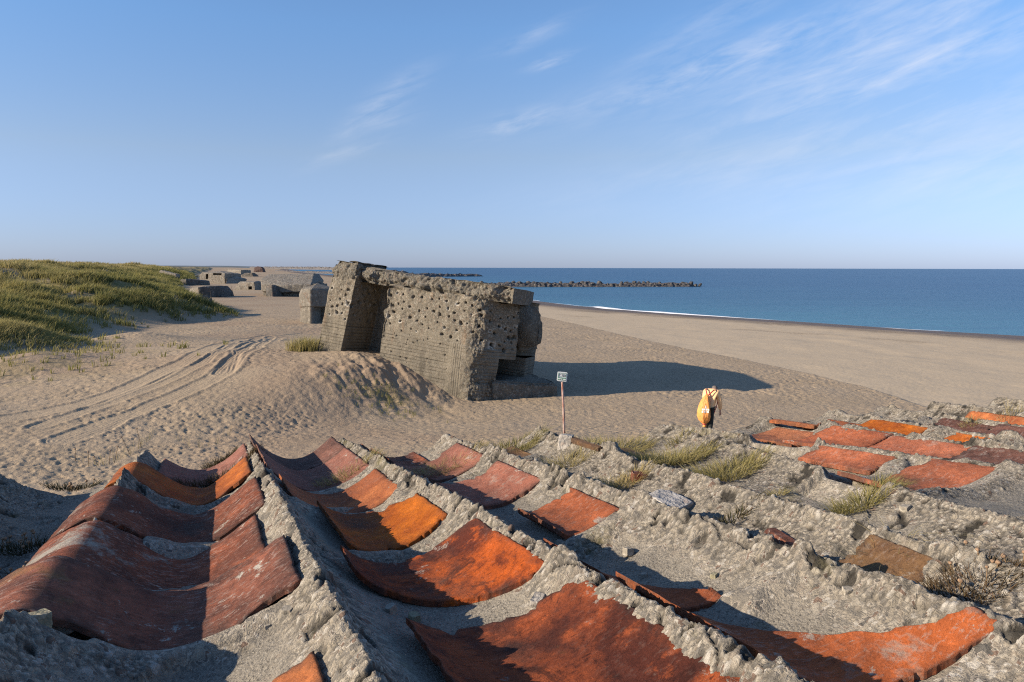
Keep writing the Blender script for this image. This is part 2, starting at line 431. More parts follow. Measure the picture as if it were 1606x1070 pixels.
def build_terrain():
    dense = np.linspace(-41, 41, 1250); lft = np.linspace(-180, -41, 60)[:-1]; rgt = np.linspace(41, 180, 60)[1:]
    ang = np.radians(np.concatenate([lft, dense, rgt]))
    rad = np.concatenate([np.linspace(.3, 13.5, 14), np.geomspace(14, 125, 860), np.geomspace(126, 700, 170), np.geomspace(730, 16000, 34)])
    A, R_ = np.meshgrid(ang, rad)                       # rows radius
    x = R_ * np.sin(A); y = R_ * np.cos(A)
    z = base_h(x, y)
    ds = seg_dist(x, y, SHORE); dd = seg_dist(x, y, DUNE); db = seg_dist(x, y, BERM)
    trk = np.zeros_like(x); tz = np.zeros_like(x)
    near = (R_ < 90) & (x < 5)
    xs, ys = x[near], y[near]
    tm = np.zeros_like(xs); th = np.zeros_like(xs)
    for pl, w in TRACKS:
        wob = .18 * fbm(xs / 2.2, ys / 2.2, 2, 31)
        d = np.abs(seg_dist(xs, ys, pl)) + wob
        m = 1 - sstep(d, w * .75, w * 1.0)
        tm = np.maximum(tm, m)
        th = th - .022 * m + .028 * np.exp(-((d - w * 1.12) / .10) ** 2) + .009 * m * np.sin(d * 42)
    trk[near] = tm; tz[near] = th
    land = (ds > 3).astype(float)
    smooth_b = sstep(-db, -.2, .6) * sstep(ds, 3, 12) * (1 - sstep(y, 130, 200))
    churn = (1 - .72 * smooth_b) * (1 - .8 * trk) * land * (1 - .5 * sstep(dd, -1, 2))
    f = 1 - sstep(R_, 70, 130)
    patch = .45 + .55 * sstep(fbm(x / 5, y / 5, 3, 45), -.25, .35)
    w1, _ = worley(x / .42, y / .42, 3)
    dent = -(1 - sstep(w1, .12, .40)) * .036 * (_h(np.floor(x / 1.7), np.floor(y / 1.7), 4) > .25)
    n = fbm(x / .62, y / .62, 4, 5, .66) * .034 + fbm(x / .2, y / .2, 2, 8) * .020 + dent - (1 - sstep(worley(x / .26 + 7, y / .26, 23)[0], .14, .34)) * .03 * (vnoise(x / 1.1, y / 1.1, 24) > .45)
    near2 = 1 - sstep(R_, 26, 55)
    z = z + churn * patch * f * n * .8 + land * fbm(x / 3.2, y / 3.2, 3, 6) * .07 * f + tz * land
    # sand blown into lumps on the drift beside the bunker
    i = (x - C0[0]) * T_[0] + (y - C0[1]) * T_[1]; j = (x - C0[0]) * J_[0] + (y - C0[1]) * J_[1]
    lump = np.exp(-((i - 3.2) / 3.0) ** 2) * np.exp(-((j + 2.0) / 2.6) ** 2)
    z = z + lump * fbm(x / .5, y / .9, 3, 55) * .11
    z = z + lump * fbm((x + .55 * y) / .35, (y - .5 * x) / 1.6, 2, 56) * .10
    wet = (1 - sstep(ds + 2.5 * fbm(x / 14, y / 14, 2, 3), 5, 17)) * (ds > -60)
    dwl = ds - 13.5 - 3.5 * fbm(x / 22, y / 22, 3, 61)
    weed = np.exp(-(dwl / 1.6) ** 2) * .8 * sstep(fbm(x / 3, y / 3, 3, 62), -.3, .3) + .55 * np.exp(-((dwl - 9) / .9) ** 2) * sstep(fbm(x / 4, y / 4, 2, 63), -.1, .4)
    veg = sstep(dd, 1.5, 6) * sstep(fbm(x / 5, y / 5, 3, 71), -.65, -.05)
    veg = np.maximum(veg, .5 * np.exp(-((i - 1.9) / 1.7) ** 2) * np.exp(-((j + 3.2) / 1.1) ** 2) * sstep(fbm(x / .8, y / .8, 2, 72), -.1, .4))
    veg = np.maximum(veg, .55 * np.exp(-((x + 24) ** 2 / 30 + (y - 36) ** 2 / 40)) * sstep(fbm(x / 1.2, y / 1.2, 2, 73), -.1, .3))
    red = sstep(fbm(x / 7, y / 7, 3, 81), .0, .4) * (x < 2) * .8 + .6 * lump
    ssm = np.clip(.22 * trk + smooth_b, 0, 1) * (1 - wet)
    v = np.stack([x, y, z], -1).reshape(-1, 3)
    me = mesh_np('beach', v, grid_faces(len(rad), len(ang), flip=True), True,
                 {'wet': wet, 'smoothsand': ssm, 'veg': veg, 'weed': weed, 'red': red})
    return link('beach_sand', me, M_SAND, kind='structure')
build_terrain()

# ------------------------------------------------------------------ sea, surf
def build_sea():
    xs = np.concatenate([np.linspace(-9000, -400, 20), np.linspace(-380, 400, 80), np.linspace(440, 16000, 30)])
    ys = np.concatenate([np.linspace(-100, 500, 80), np.geomspace(520, 40000, 60)])
    X, Y = np.meshgrid(xs, ys)
    X = X * (1 + np.maximum(Y - 500, 0) / 9000)
    d = -seg_dist(X, Y, SHORE)
    sh = np.exp(-np.maximum(d, 0) / 70.0)
    v = np.stack([X, Y, np.full_like(X, -1.3)], -1).reshape(-1, 3)
    link('sea', mesh_np('sea', v, grid_faces(len(ys), len(xs), flip=True), True, {'shoreward': sh}), M_WATER, kind='structure')
    # broken line of surf along the water's edge: a low mound of foam
    P = []
    sh_pts = [Vector(p) for p in SHORE[2:17]]
    for a, b in zip(sh_pts[:-1], sh_pts[1:]):
        m = max(2, int((b - a).length / .8))
        P += [a.lerp(b, q / m) for q in range(m)]
    P = np.array([(p.x, p.y) for p in P])
    tang = np.gradient(P, axis=0); tang /= np.linalg.norm(tang, axis=1, keepdims=True)
    nor = np.stack([tang[:, 1], -tang[:, 0]], -1)
    s = np.arange(len(P)) * .8
    wid = .9 * sstep(fbm(s / 18, s * 0 + 3, 3, 90), -.1, .3) * sstep(P[:, 1], 98, 126) + .07 * sstep(fbm(s / 6, s * 0, 2, 92), .0, .3)
    wid = wid + .03
    off = 1.2 * fbm(s / 9, s * 0, 3, 91) + .2
    prof = [(-1.0, 0), (-.6, .10), (0, .20), (.5, .12), (1.0, 0)]
    rows = []
    for (q, hh) in prof:
        p2 = P + nor * (off + q * wid)[:, None]
        rows.append(np.concatenate([p2, (-1.305 + hh * np.minimum(1, wid))[:, None]], 1))
    v = np.stack(rows, 1).reshape(-1, 3)
    link('surf', mesh_np('surf', v, grid_faces(len(P), len(prof)), True), M_SURF, kind='structure')
build_sea()

# distant low land on the horizon beyond the dunes
def build_hills():
    n = 160
    X = np.linspace(-9000, -2300, n)
    h = 16 + 11 * fbm(X / 900, X * 0 + 2, 4, 14)
    h = h * sstep(-X, 2300, 3600)
    rows = [np.stack([X, np.full(n, 8200 + q * 500), np.where(q in (0, 4), -3.0, h * (1 if q == 2 else .75))], -1) for q in range(5)]
    v = np.stack(rows, 0).reshape(-1, 3)
    link('distant_hills', mesh_np('hills', v, grid_faces(5, n), True), plain('far_heath', (.10, .12, .13), .95, .2, .002), kind='structure')
build_hills()
# ------------------------------------------------------------------ the big tilted bunker
def tiltw(i, j, z):
    i = np.asarray(i, float); j = np.asarray(j, float); z = np.asarray(z, float)
    lean = .115 * z * sstep(i, 5.0, 7.5)
    i2 = i - .094 * z - lean; j2 = j + .10 * z
    z2 = z + .094 * i - .10 * j
    return np.stack([C0[0] + T_[0] * i2 + J_[0] * j2, C0[1] + T_[1] * i2 + J_[1] * j2, z2], -1)

def path_sample(pts, cells):
    P = []; S = []; s0 = 0
    for (a, b), c in zip(zip(pts[:-1], pts[1:]), cells):
        L = math.hypot(b[0] - a[0], b[1] - a[1]); n = max(1, int(L / c))
        for q in range(n):
            P.append((a[0] + (b[0] - a[0]) * q / n, a[1] + (b[1] - a[1]) * q / n)); S.append(s0 + L * q / n)
        s0 += L
    P.append(pts[-1]); S.append(s0)
    return np.array(P), np.array(S)

def wall_sheet(name, pts, cells, zs, ztop, disp, attrs=None, cap=0.5, soft=2):
    """a wall following a plan path (i, j), its outside on the right of the walk; disp(s, z) pushes along the outward normal"""
    P, S = path_sample(pts, cells)
    W = C0[None] + P[:, :1] * T_[None] + P[:, 1:] * J_[None]
    d = np.gradient(W, axis=0); 
    nrm = np.stack([d[:, 1], -d[:, 0]], -1)
    for _ in range(soft):
        nrm = np.pad(nrm, ((1, 1), (0, 0)), 'edge'); nrm = nrm[:-2] + nrm[1:-1] + nrm[2:]
    nrm /= np.linalg.norm(nrm, axis=1, keepdims=True)
    nij = np.stack([nrm @ T_, nrm @ J_], -1)
    fz = np.concatenate([zs])
    zt = ztop(S, P)
    z0 = zs[0]
    Z = z0 + (fz[None] - z0) / (zs[-1] - z0) * (zt[:, None] - z0)
    SS = np.repeat(S[:, None], len(fz), 1)
    D, extra = disp(SS, Z, P)
    I = P[:, :1] + nij[:, :1] * D; Jx = P[:, 1:] + nij[:, 1:] * D
    if cap:
        for q, (dd, dz) in enumerate(((.05, .02), (cap * .5, .03), (cap, .0))):
            I = np.concatenate([I, (P[:, 0] - nij[:, 0] * dd)[:, None]], 1); Jx = np.concatenate([Jx, (P[:, 1] - nij[:, 1] * dd)[:, None]], 1)
            Z = np.concatenate([Z, Z[:, len(fz) - 1:len(fz)] + dz], 1)
            extra = {k: np.concatenate([v, v[:, -1:]], 1) for k, v in extra.items()}
    V = tiltw(I, Jx, Z)
    return mesh_np(name, V.reshape(-1, 3), grid_faces(V.shape[0], V.shape[1], flip=True), True, extra), V

def hole_field(SS, Z, holes):
    D = np.zeros_like(SS); M = np.zeros_like(SS)
    warp = .8 * fbm(SS * 9, Z * 9, 3, 77, .6)
    for (hs, hz, r, dep, sq) in holes:
        a = np.abs(SS - hs); b = np.abs(Z - hz)
        m = (a < r * 2.2) & (b < r * 2.2)
        if not m.any(): continue
        q = 2 + 3 * sq
        d = ((a[m] / (r * (1 + .25 * sq))) ** q + (b[m] / r) ** q) ** (1.0 / q) + warp[m]
        D[m] -= dep * (1 - sstep(d, .62, 1.05)) + .02 * (1 - sstep(d, .9, 1.9))
        M[m] = np.maximum(M[m], (1 - sstep(d, 1.2, 2.3)) * sstep(d, .85, 1.0) * (dep > .225))
    return D, M

def scatter(n, s0, s1, z0, z1, mind, rng):
    out = []
    for _ in range(n * 40):
        s = rng.uniform(s0, s1); z = rng.uniform(z0, z1)
        if all((s - a[0]) ** 2 + (z - a[1]) ** 2 > mind ** 2 for a in out):
            out.append((s, z, rng.uniform(.034, .062) if rng.random_sample() < .8 else rng.uniform(.06, .10), rng.uniform(.16, .26), rng.random_sample() < .5))
            if len(out) >= n: break
    return out

def build_main_bunker():
    rng = np.random.RandomState(4)
    root = empty('tilted_bunker', Vector((C0[0], C0[1], 0)), 'big tilted concrete bunker pitted with blast holes, half sunk in the sand behind the sign', 'bunker')
    rd = (-.455, .892)                                    # direction of the shaded right-hand face in (i, j)
    arc = [(.62, 0), (.44, .012), (.28, .05), (.14, .11), (.02, .20), (-.08, .31), (-.165, .44)]
    e_up = (arc[-1][0] + rd[0] * 1.58, arc[-1][1] + rd[1] * 1.58)
    e_lo = (arc[-1][0] + rd[0] * 0.72, arc[-1][1] + rd[1] * 0.72)
    front = [(9.05, 6.9), (9.05, 0), (7.55, 0), (7.55, 1.95), (5.15, 1.95), (5.15, .04)]
    cf = [.4, .025, .03, .03, .08]
    s_left, s_side, s_back, s_ret, s_front = 6.9, 8.40, 10.35, 12.75, 14.66
    s_corner = s_front + 4.75
    up = front + arc + [e_up, (.6, 2.5), (.6, 3.6), (.3, 5.74), (6.6, 7.7), (9.05, 6.9)]
    cu = cf + [.024] + [.024] * 6 + [.024, .05, .1, .3, .4, .4]
    lo = front + arc + [e_lo, (1.0, 1.75), (1.0, 3.3), (-.4, 3.62), (.3, 5.74), (6.6, 7.7), (9.05, 6.9)]
    cl = cf + [.024] + [.024] * 6 + [.024, .05, .08, .08, .3, .4, .4]
    H = scatter(14, s_left + .12, s_left + 1.35, 2.35, 3.75, .28, rng) + scatter(14, s_side + .1, s_side + 1.8, 2.3, 3.9, .33, rng)
    H += scatter(6, s_back + .2, s_back + 2.0, 2.4, 3.9, .4, rng)
    H += [h for h in scatter(52, s_front + .15, s_corner + .1, 2.25, 3.95, .31, rng) if h[1] > 2.25 + .3 * math.sin(h[0] * 3)]
    H += scatter(27, s_corner + .25, s_corner + 2.5, 2.1, 3.9, .25, rng)
    small = [(rng.uniform(s_front, s_corner), rng.uniform(.9, 2.3), rng.uniform(.02, .035), .05, 0) for _ in range(34)]
    small += [(rng.uniform(s_left, s_side), rng.uniform(.6, 2.2), rng.uniform(.02, .03), .04, 0) for _ in range(5)]
    H2 = H + small

    def disp(SS, Z, P):
        D, M = hole_field(SS, Z, H2)
        n = fbm(SS * 1.0, Z * 1.0, 4, 41) * .06 + fbm(SS * 7, Z * 7, 3, 42) * .010
        upz = sstep(Z, 2.0, 2.9)
        w, _ = worley(SS * 5, Z * 5, 43)
        n = n + upz * (fbm(SS * 4, Z * 4, 3, 44) * .028)
        corner = np.exp(-((SS - s_corner - .4) / .5) ** 2)
        n = n + corner * (fbm(SS * 2.5, Z * 2.5, 4, 45, .6) * .15 - .02)
        edge = np.exp(-((SS - s_front) / .25) ** 2) * upz
        n = n + edge * fbm(SS * 3, Z * 4, 3, 46) * .14
        top = sstep(Z, 3.75, 4.15)
        n = n + top * (fbm(SS * 2.2, Z * 2.2, 4, 47) * .16 - .07)
        n = n + upz * (fbm(SS * 2.3, Z * 2.3, 3, 52, .6) * .05)
        # scar: a jagged step between pitted band and board-marked concrete
        stepz = 2.15 + .22 * fbm(SS * 1.1, SS * 0 + .5, 3, 48)
        n = n - .03 * sstep(Z - stepz, -.02, .03) * (SS > s_front)
        brd = .15
        zb = Z + .015 * np.sin(SS * .7)
        line = 1 - sstep(np.abs(((zb / brd) % 1.0) - .5), .0, .16)
        vert = 1 - sstep(np.abs(((SS / .115) % 1.0) - .5), .0, .22)
        isv = sstep(SS, s_corner - 1.0, s_corner - .9) * (SS < s_corner + .3)
        tone = .35 * _h(np.floor(zb / brd + .5), np.floor(SS / 2.2 + .3 * np.floor(zb / brd + .5)), 5)
        lowm = 1 - sstep(Z, 2.0, 2.4)
        b = (line * (1 - isv) * (.5 + .5 * vnoise(SS * 1.3, zb * 9, 3)) + vert * isv * .6 * sstep(fbm(SS * 2, Z * .8, 2, 50), -.3, .3)) * lowm + tone * lowm
        n = n - .0065 * b * lowm
        low_right = (SS > s_corner + .3) * (1 - sstep(Z, .7, 1.1)) * sstep(Z, -.6, .2)
        n = n - low_right * sstep(fbm(SS * 4, Z * 3, 3, 49), .0, .35) * .08
        rough = np.clip(.25 + .55 * upz + corner * .6 + low_right * .7, 0, 1)
        return D + n, {'rough': rough, 'board': np.clip(b, 0, 1.3), 'chip': M}
    zu = np.arange(1.75, 4.18, .025); zl = np.arange(-1.6, 1.776, .028)
    topf = lambda S, P: np.where(S < s_side + .02, 4.28, np.where(S < s_front, 4.35, 4.20)) + .20 * fbm(S * 1.7, S * 0 + 1.7, 3, 51)
    me, _ = wall_sheet('upper_wall', up, cu, zu, topf, disp, cap=.8)
    link('upper_wall', me, M_WALL, root)
    me, _ = wall_sheet('lower_wall', lo, cl, zl, lambda S, P: np.full_like(S, zu[0]), disp, cap=0)
    link('lower_wall', me, M_WALL, root)
    # underside of the overhang above the embrasure
    bm = bmesh.new()
    pl = [arc[-1], e_up, (.6, 2.5), (.6, 3.7), (1.3, 3.7), (1.3, .4)]
    a = [bm.verts.new(tiltw(p[0], p[1], 1.78)) for p in pl]; b = [bm.verts.new(tiltw(p[0] + .06, p[1], 2.2)) for p in pl]
    bm.faces.new(a)
    link('lintel', bm_mesh('lintel', bm), M_WALL, root)

    # roof slab, broken along the front
    sl = [(9.15, .2), (7.6, .25), (5.0, .32), (2.5, .22), (-.2, .32), (-1.0, .33), (-1.24, .40), (-1.15, 1.62), (.85, 5.74), (6.6, 7.9), (9.4, 7.0), (9.15, .2)]
    cs = [.03, .03, .03, .03, .03, .03, .06, .1, .4, .4, .2]
    crag = [1]
    def sdisp(SS, Z, P):
        ragged = (1 - sstep(SS, 10.2, 10.45))
        pb, _ = worley(SS * 5.5, Z * 5.5, 61)
        n = fbm(SS * 1.2, Z * 1.5 + 3, 4, 62, .6) * .40 * ragged - .12 * ragged * sstep(Z, 4.6, 4.95) + fbm(SS * 6, Z * 6, 3, 63, .6) * .09 * ragged - pb * .07 * ragged
        n = n - .22 * ragged * (1 - sstep(Z, 4.18, 4.42)) + fbm(SS * 2, Z * 2, 4, 64) * .05
        return n, {'rough': np.ones_like(SS)}
    zs = np.arange(4.16, 4.9, .03)
    tf = lambda S, P: 4.80 + .17 * fbm(S * .9, S * 0 + 4, 5, 66, .6) * (1 - sstep(S, 10.2, 10.5))
    me, V = wall_sheet('slab_edge', sl, cs, zs, tf, sdisp, cap=0)
    n0, nz = V.shape[:2]
    vv = V.reshape(-1, 3)
    cen_t = V[:, -1].mean(0); cen_b = V[:, 0].mean(0) + np.array([0, 0, .02])
    rings = [V[:, -1]]
    for q in (.04, .1, .25, .6, .99):
        rg = V[:, -1] * (1 - q) + cen_t * q
        rg[:, 2] += .05 * fbm(rg[:, 0] * 3, rg[:, 1] * 3, 4, 67)
        rings.append(rg)
    vt = np.stack(rings, 1)
    allv = np.concatenate([vv, vt.reshape(-1, 3), np.stack([V[:, 0], V[:, 0] * .02 + cen_b * .98], 1).reshape(-1, 3)])
    f1 = grid_faces(n0, nz, True); f2 = grid_faces(n0, vt.shape[1], True) + n0 * nz; f3 = grid_faces(n0, 2) + n0 * nz + n0 * vt.shape[1]
    link('roof_slab', mesh_np('roof_slab', allv, [np.concatenate([f1, f2, f3])], True), M_RUBBLE, root)
    # crumbled parapet over the left-hand pier
    bl = [(9.1, 2.0), (9.06, .02), (7.65, .02), (7.6, .6), (7.4, 2.0), (9.1, 2.0)]
    def bdisp(SS, Z, P):
        pb, _ = worley(SS * 6, Z * 6, 71)
        return fbm(SS * 2, Z * 2, 4, 72, .6) * .16 + (.35 - pb) * .11 - .14 * sstep(Z, 4.7, 5.1), {'rough': np.ones_like(SS)}
    me, V = wall_sheet('broken_parapet', bl, [.035] * 5, np.arange(4.15, 5.1, .035), lambda S, P: 4.98 + .10 * fbm(S * 2, S * 0, 3, 73), bdisp, cap=.75, soft=4)
    link('broken_parapet', me, M_RUBBLE, root)
    # splayed jaw on the far side of the embrasure
    Y = 34.5
    prof = [(806, 470), (838, 477), (853, 500), (848, 546), (837, 550), (806, 550)]
    bm = bmesh.new()
    a = [bm.verts.new(at_y(px, py, Y - .5 + (px - 806) / 47 * 1.3)) for px, py in prof]
    b = [bm.verts.new(v.co + Vector((.05, 1.9, -.1))) for v in a]
    bm.faces.new(a); bm.faces.new(b[::-1])
    for q in range(len(a)):
        bm.faces.new((a[q], b[q], b[(q + 1) % len(a)], a[(q + 1) % len(a)]))
    bmesh.ops.recalc_face_normals(bm, faces=bm.faces)
    bmesh.ops.bevel(bm, geom=list(bm.edges), offset=.20, segments=3, affect='EDGES')
    bmesh.ops.subdivide_edges(bm, edges=list(bm.edges), cuts=3, use_grid_fill=True)
    for v in bm.verts:
        v.co += Vector((float(fbm(v.co.x * 3, v.co.z * 3, 3, 81)), float(fbm(v.co.y * 3, v.co.z * 3, 3, 82)), 0)) * .075
    link('embrasure_jaw', bm_mesh('embrasure_jaw', bm, True), M_RUBBLE, root)
    # apron slab in front of the embrasure
    A0 = C0 + np.array([.98, .55]); dA = np.array([.93, .37]); nA = np.array([-.37, .93])
    ap = [(0, 0), (3.05, 0), (3.1, .25), (3.0, 2.6), (0, 2.8)]
    bm = bmesh.new()
    top = []; bot = []
    for (p, q) in ap:
        w = A0 + dA * p + nA * q
        zt = .66 - .10 * p + .035 * q
        top.append(bm.verts.new((w[0], w[1], zt))); bot.append(bm.verts.new((w[0], w[1], -1.9)))
    bm.faces.new(top); bm.faces.new(bot[::-1])
    for q in range(len(ap)):
        bm.faces.new((top[q], bot[q], bot[(q + 1) % len(ap)], top[(q + 1) % len(ap)]))
    bmesh.ops.recalc_face_normals(bm, faces=bm.faces)
    bmesh.ops.bevel(bm, geom=[e for e in bm.edges if all(v.co.z > 0 for v in e.verts)], offset=.07, segments=2, affect='EDGES')
    bmesh.ops.subdivide_edges(bm, edges=list(bm.edges), cuts=24, use_grid_fill=True)
    for v in bm.verts:
        k = float(fbm(v.co.x * 2.5, v.co.z * 3 + v.co.y, 4, 83, .6)); k2 = float(fbm(v.co.x * 5, v.co.y * 5, 3, 84))
        v.co += Vector((.02 * k, .09 * k, .05 * k2))
    link('apron', bm_mesh('apron', bm, True), M_RUBBLE, root)
build_main_bunker()

# ------------------------------------------------------------------ bunkers further along the beach
def hull_bm(vs, extra_back=3.0, sink=1.2, base_py=None):
    bm = bmesh.new()
    for v in vs: bm.verts.new(v)
    bmesh.ops.convex_hull(bm, input=list(bm.verts))
    bmesh.ops.delete(bm, geom=[v for v in bm.verts if not v.link_faces], context='VERTS')
    bmesh.ops.dissolve_limit(bm, angle_limit=math.radians(3), verts=list(bm.verts), edges=list(bm.edges))
    return bm

def far_part(name, root, Y, pts, back, mat, holes=(), noise=.12, cell=.5):
    """pts: (px, py, dY) corners seen from the front; ground corners are carried down into the sand, everything is given depth"""
    vs = []
    ymax = max(p[1] for p in pts)
    for px, py, dy in pts:
        v = at_y(px, py, Y + dy)
        vs.append(v); vs.append(v + Vector((-.05 * back, back, -.02 * back)))
        if py > ymax - 4:
            vs.append(v - Vector((0, 0, 1.3))); vs.append(v + Vector((0, back, -1.3)))
    bm = hull_bm(vs)
    bmesh.ops.bevel(bm, geom=list(bm.edges), offset=.09, segments=1, affect='EDGES')
    me0 = bm_mesh(name, bm)
    o = link(name, me0, mat, root)
    for (x0, y0, x1, y1, dy) in holes:
        c = bmesh.new()
        q = [at_y(x0, y0, Y + dy - 1), at_y(x1, y0, Y + dy - 1), at_y(x1, y1, Y + dy - 1), at_y(x0, y1, Y + dy - 1)]
        a = [c.verts.new(p - root.location) for p in q]; b = [c.verts.new(p - root.location + Vector((0, 3.2, 0))) for p in q]
        c.faces.new(a); c.faces.new(b[::-1])
        for k in range(4): c.faces.new((a[k], b[k], b[(k + 1) % 4], a[(k + 1) % 4]))
        bmesh.ops.recalc_face_normals(c, faces=c.faces)
        cut = bpy.data.objects.new('cutter', bm_mesh('cutter', c)); COL.objects.link(cut); cut.location = root.location
        md = o.modifiers.new('cut', 'BOOLEAN'); md.object = cut; md.operation = 'DIFFERENCE'; md.solver = 'EXACT'
        bpy.context.view_layer.update()
        ev = bpy.data.meshes.new_from_object(o.evaluated_get(bpy.context.evaluated_depsgraph_get()))
        o.modifiers.clear(); o.data = ev
        bpy.data.objects.remove(cut, do_unlink=True)
    bm = bmesh.new(); bm.from_mesh(o.data)
    for _ in range(5):
        es = [e for e in bm.edges if e.calc_length() > cell * 1.6]
        if not es or len(bm.verts) > 9000: break
        bmesh.ops.subdivide_edges(bm, edges=es, cuts=1, use_grid_fill=True)
    for v in bm.verts:
        p = v.co
        v.co += Vector((float(fbm(p.y * .9 + 3, p.z * .9, 3, 5)), float(fbm(p.x * .9, p.z * .9, 3, 6)), float(fbm(p.x * .8, p.y * .8, 3, 7)) * .8)) * noise
    bmesh.ops.triangulate(bm, faces=[f for f in bm.faces if len(f.verts) > 4])
    bm.to_mesh(o.data); bm.free()
    return o

def far_root(px, py, label, name='beach_bunker', group='bunkers scattered along the beach', cat='bunker'):
    g = at_ground(px, py)
    return empty(name, g, label, cat, group), g.y

def build_far_bunkers():
    r, Y = far_root(487, 508, 'tall narrow bunker end with one dark shaded face just behind the big tilted bunker')
    far_part('wall', r, Y, [(470, 507, 1.3), (471, 460, 1.3), (487, 458, 0), (487, 509, 0), (513, 509, 1.8), (513, 458, 1.8)], 4, M_FAR, holes=[(490, 462, 511, 513, 1.2)], noise=.03, cell=.4)
    far_part('roof', r, Y, [(469, 461, 1.25), (473, 452, 1.4), (487, 459.5, -.12), (487, 453, -.1), (493, 446.5, 1.9), (515, 453, 1.9), (515, 459.5, 1.75)], 4, M_FAR, noise=.05, cell=.4)
    r, Y = far_root(450, 465, 'long pale bunker with a big sloping roof slab and a dark triangular buttress')
    far_part('wall', r, Y, [(413, 462, 1.5), (412, 446, 1.5), (498, 465, .8), (498, 444, .8), (504, 464, 4), (503, 446, 4)], 6, M_FAR, noise=.35, cell=.7)
    far_part('roof', r, Y, [(410, 446, 1.2), (409, 438, 3.0), (420, 430.5, 7), (492, 429, 7), (500, 441, 5), (488, 446, .2), (440, 448, -.1)], 5, M_FAR, noise=.12, cell=.8)
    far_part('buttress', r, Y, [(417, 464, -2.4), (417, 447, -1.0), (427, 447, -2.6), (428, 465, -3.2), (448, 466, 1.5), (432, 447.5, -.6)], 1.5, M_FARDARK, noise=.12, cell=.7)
    r, Y = far_root(388, 455, 'small whitish bunker with a square black opening in its front')
    far_part('wall', r, Y, [(367, 454, 2), (372, 446, 2), (377, 442, 2), (399, 443, 0), (400, 455, 0), (409, 454, 3.2), (409, 443, 3.2), (402, 441, 2)], 5, M_FAR, holes=[(388, 449.5, 394.5, 454.5, .8)], noise=.12, cell=.6)
    r, Y = far_root(350, 445, 'grey bunker with a black doorway, a long slit and a shaded block at its end')
    far_part('wall', r, Y, [(314, 443, 3), (313, 432, 3), (317, 427.5, 3), (353, 429, 0), (353, 446, 0), (367, 437, 4), (367, 429, 4), (345, 425.5, 4)], 7, M_FAR,
             holes=[(320.5, 430, 325, 438, 2.2), (331.5, 428.8, 347, 431.8, 1.0)], noise=.2, cell=.8)
    far_part('ramp', r, Y, [(353, 447, -2), (356, 437, 0), (370, 434, 4), (384, 438, 6), (372, 447, 2)], 3, M_FAR, noise=.25, cell=.8)
    r, Y = far_root(370, 431, 'low flat bunker far off with a shaded end beyond the slit bunker')
    far_part('wall', r, Y, [(354, 430, 6), (358, 423, 6), (378, 423.5, 0), (378, 431, 0), (387, 429, 8), (387, 423.5, 8)], 9, M_FAR, noise=.3, cell=1.3)
    r, Y = far_root(390, 434, 'broken low slab lying beside the flat far bunker')
    far_part('slab', r, Y, [(379, 432, 2), (384, 428.5, 2), (396, 428, 0), (397, 433.5, 0), (401, 432, 5)], 5, M_FARDARK, noise=.3, cell=1.2)
    r, Y = far_root(405, 427, 'reddish brown lump of a bunker standing alone far along the beach')
    far_part('wall', r, Y, [(398, 427, 0), (399, 420, 2), (403, 418, 4), (408, 418.5, 2), (411, 421, 0), (413.5, 427, 0)], 9, plain('rusty_concrete', (.105, .068, .056), .9, .3, .5), noise=.4, cell=1.3)
    r, Y = far_root(330, 467, 'squat bunker with a blue black shaded face at the foot of the grassy dune')
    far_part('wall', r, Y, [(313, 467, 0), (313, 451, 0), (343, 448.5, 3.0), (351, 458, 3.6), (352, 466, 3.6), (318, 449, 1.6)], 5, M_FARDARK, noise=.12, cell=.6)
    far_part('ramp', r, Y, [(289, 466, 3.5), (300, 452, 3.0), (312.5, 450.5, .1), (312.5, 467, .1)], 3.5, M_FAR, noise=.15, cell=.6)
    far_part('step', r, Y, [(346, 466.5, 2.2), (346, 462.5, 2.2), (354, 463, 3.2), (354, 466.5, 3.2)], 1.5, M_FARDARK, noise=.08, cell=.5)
    r, Y = far_root(300, 448, 'pair of low grey blocks at the mouth of the dune hollow')
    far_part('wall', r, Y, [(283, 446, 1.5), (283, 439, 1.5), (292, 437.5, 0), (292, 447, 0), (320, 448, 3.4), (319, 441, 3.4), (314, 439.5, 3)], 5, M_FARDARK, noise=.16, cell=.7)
    far_part('ramp', r, Y, [(279, 446, 3), (284, 439, 3), (291.5, 437.8, .2), (291.5, 447, .2)], 3, M_FAR, noise=.15, cell=.7)
    r, Y = far_root(270, 436, 'tilted pale slab lying in the sandy hollow of the dunes', name='concrete_slab', cat='slab')
    far_part('slab', r, Y, [(249, 427, 2), (252, 424, 2), (276, 430, 0), (277, 436, 0)], 3, M_FAR, noise=.15, cell=.7)
    r, Y = far_root(312, 474, 'low dark concrete hump at the edge of the dune grass', name='concrete_hump', cat='slab')
    far_part('slab', r, Y, [(303, 472, .5), (304, 465, 1), (311, 463, 1.4), (318, 468, 2), (320, 473, 2)], 2.5, M_FARDARK, noise=.12, cell=.5)
build_far_bunkers()

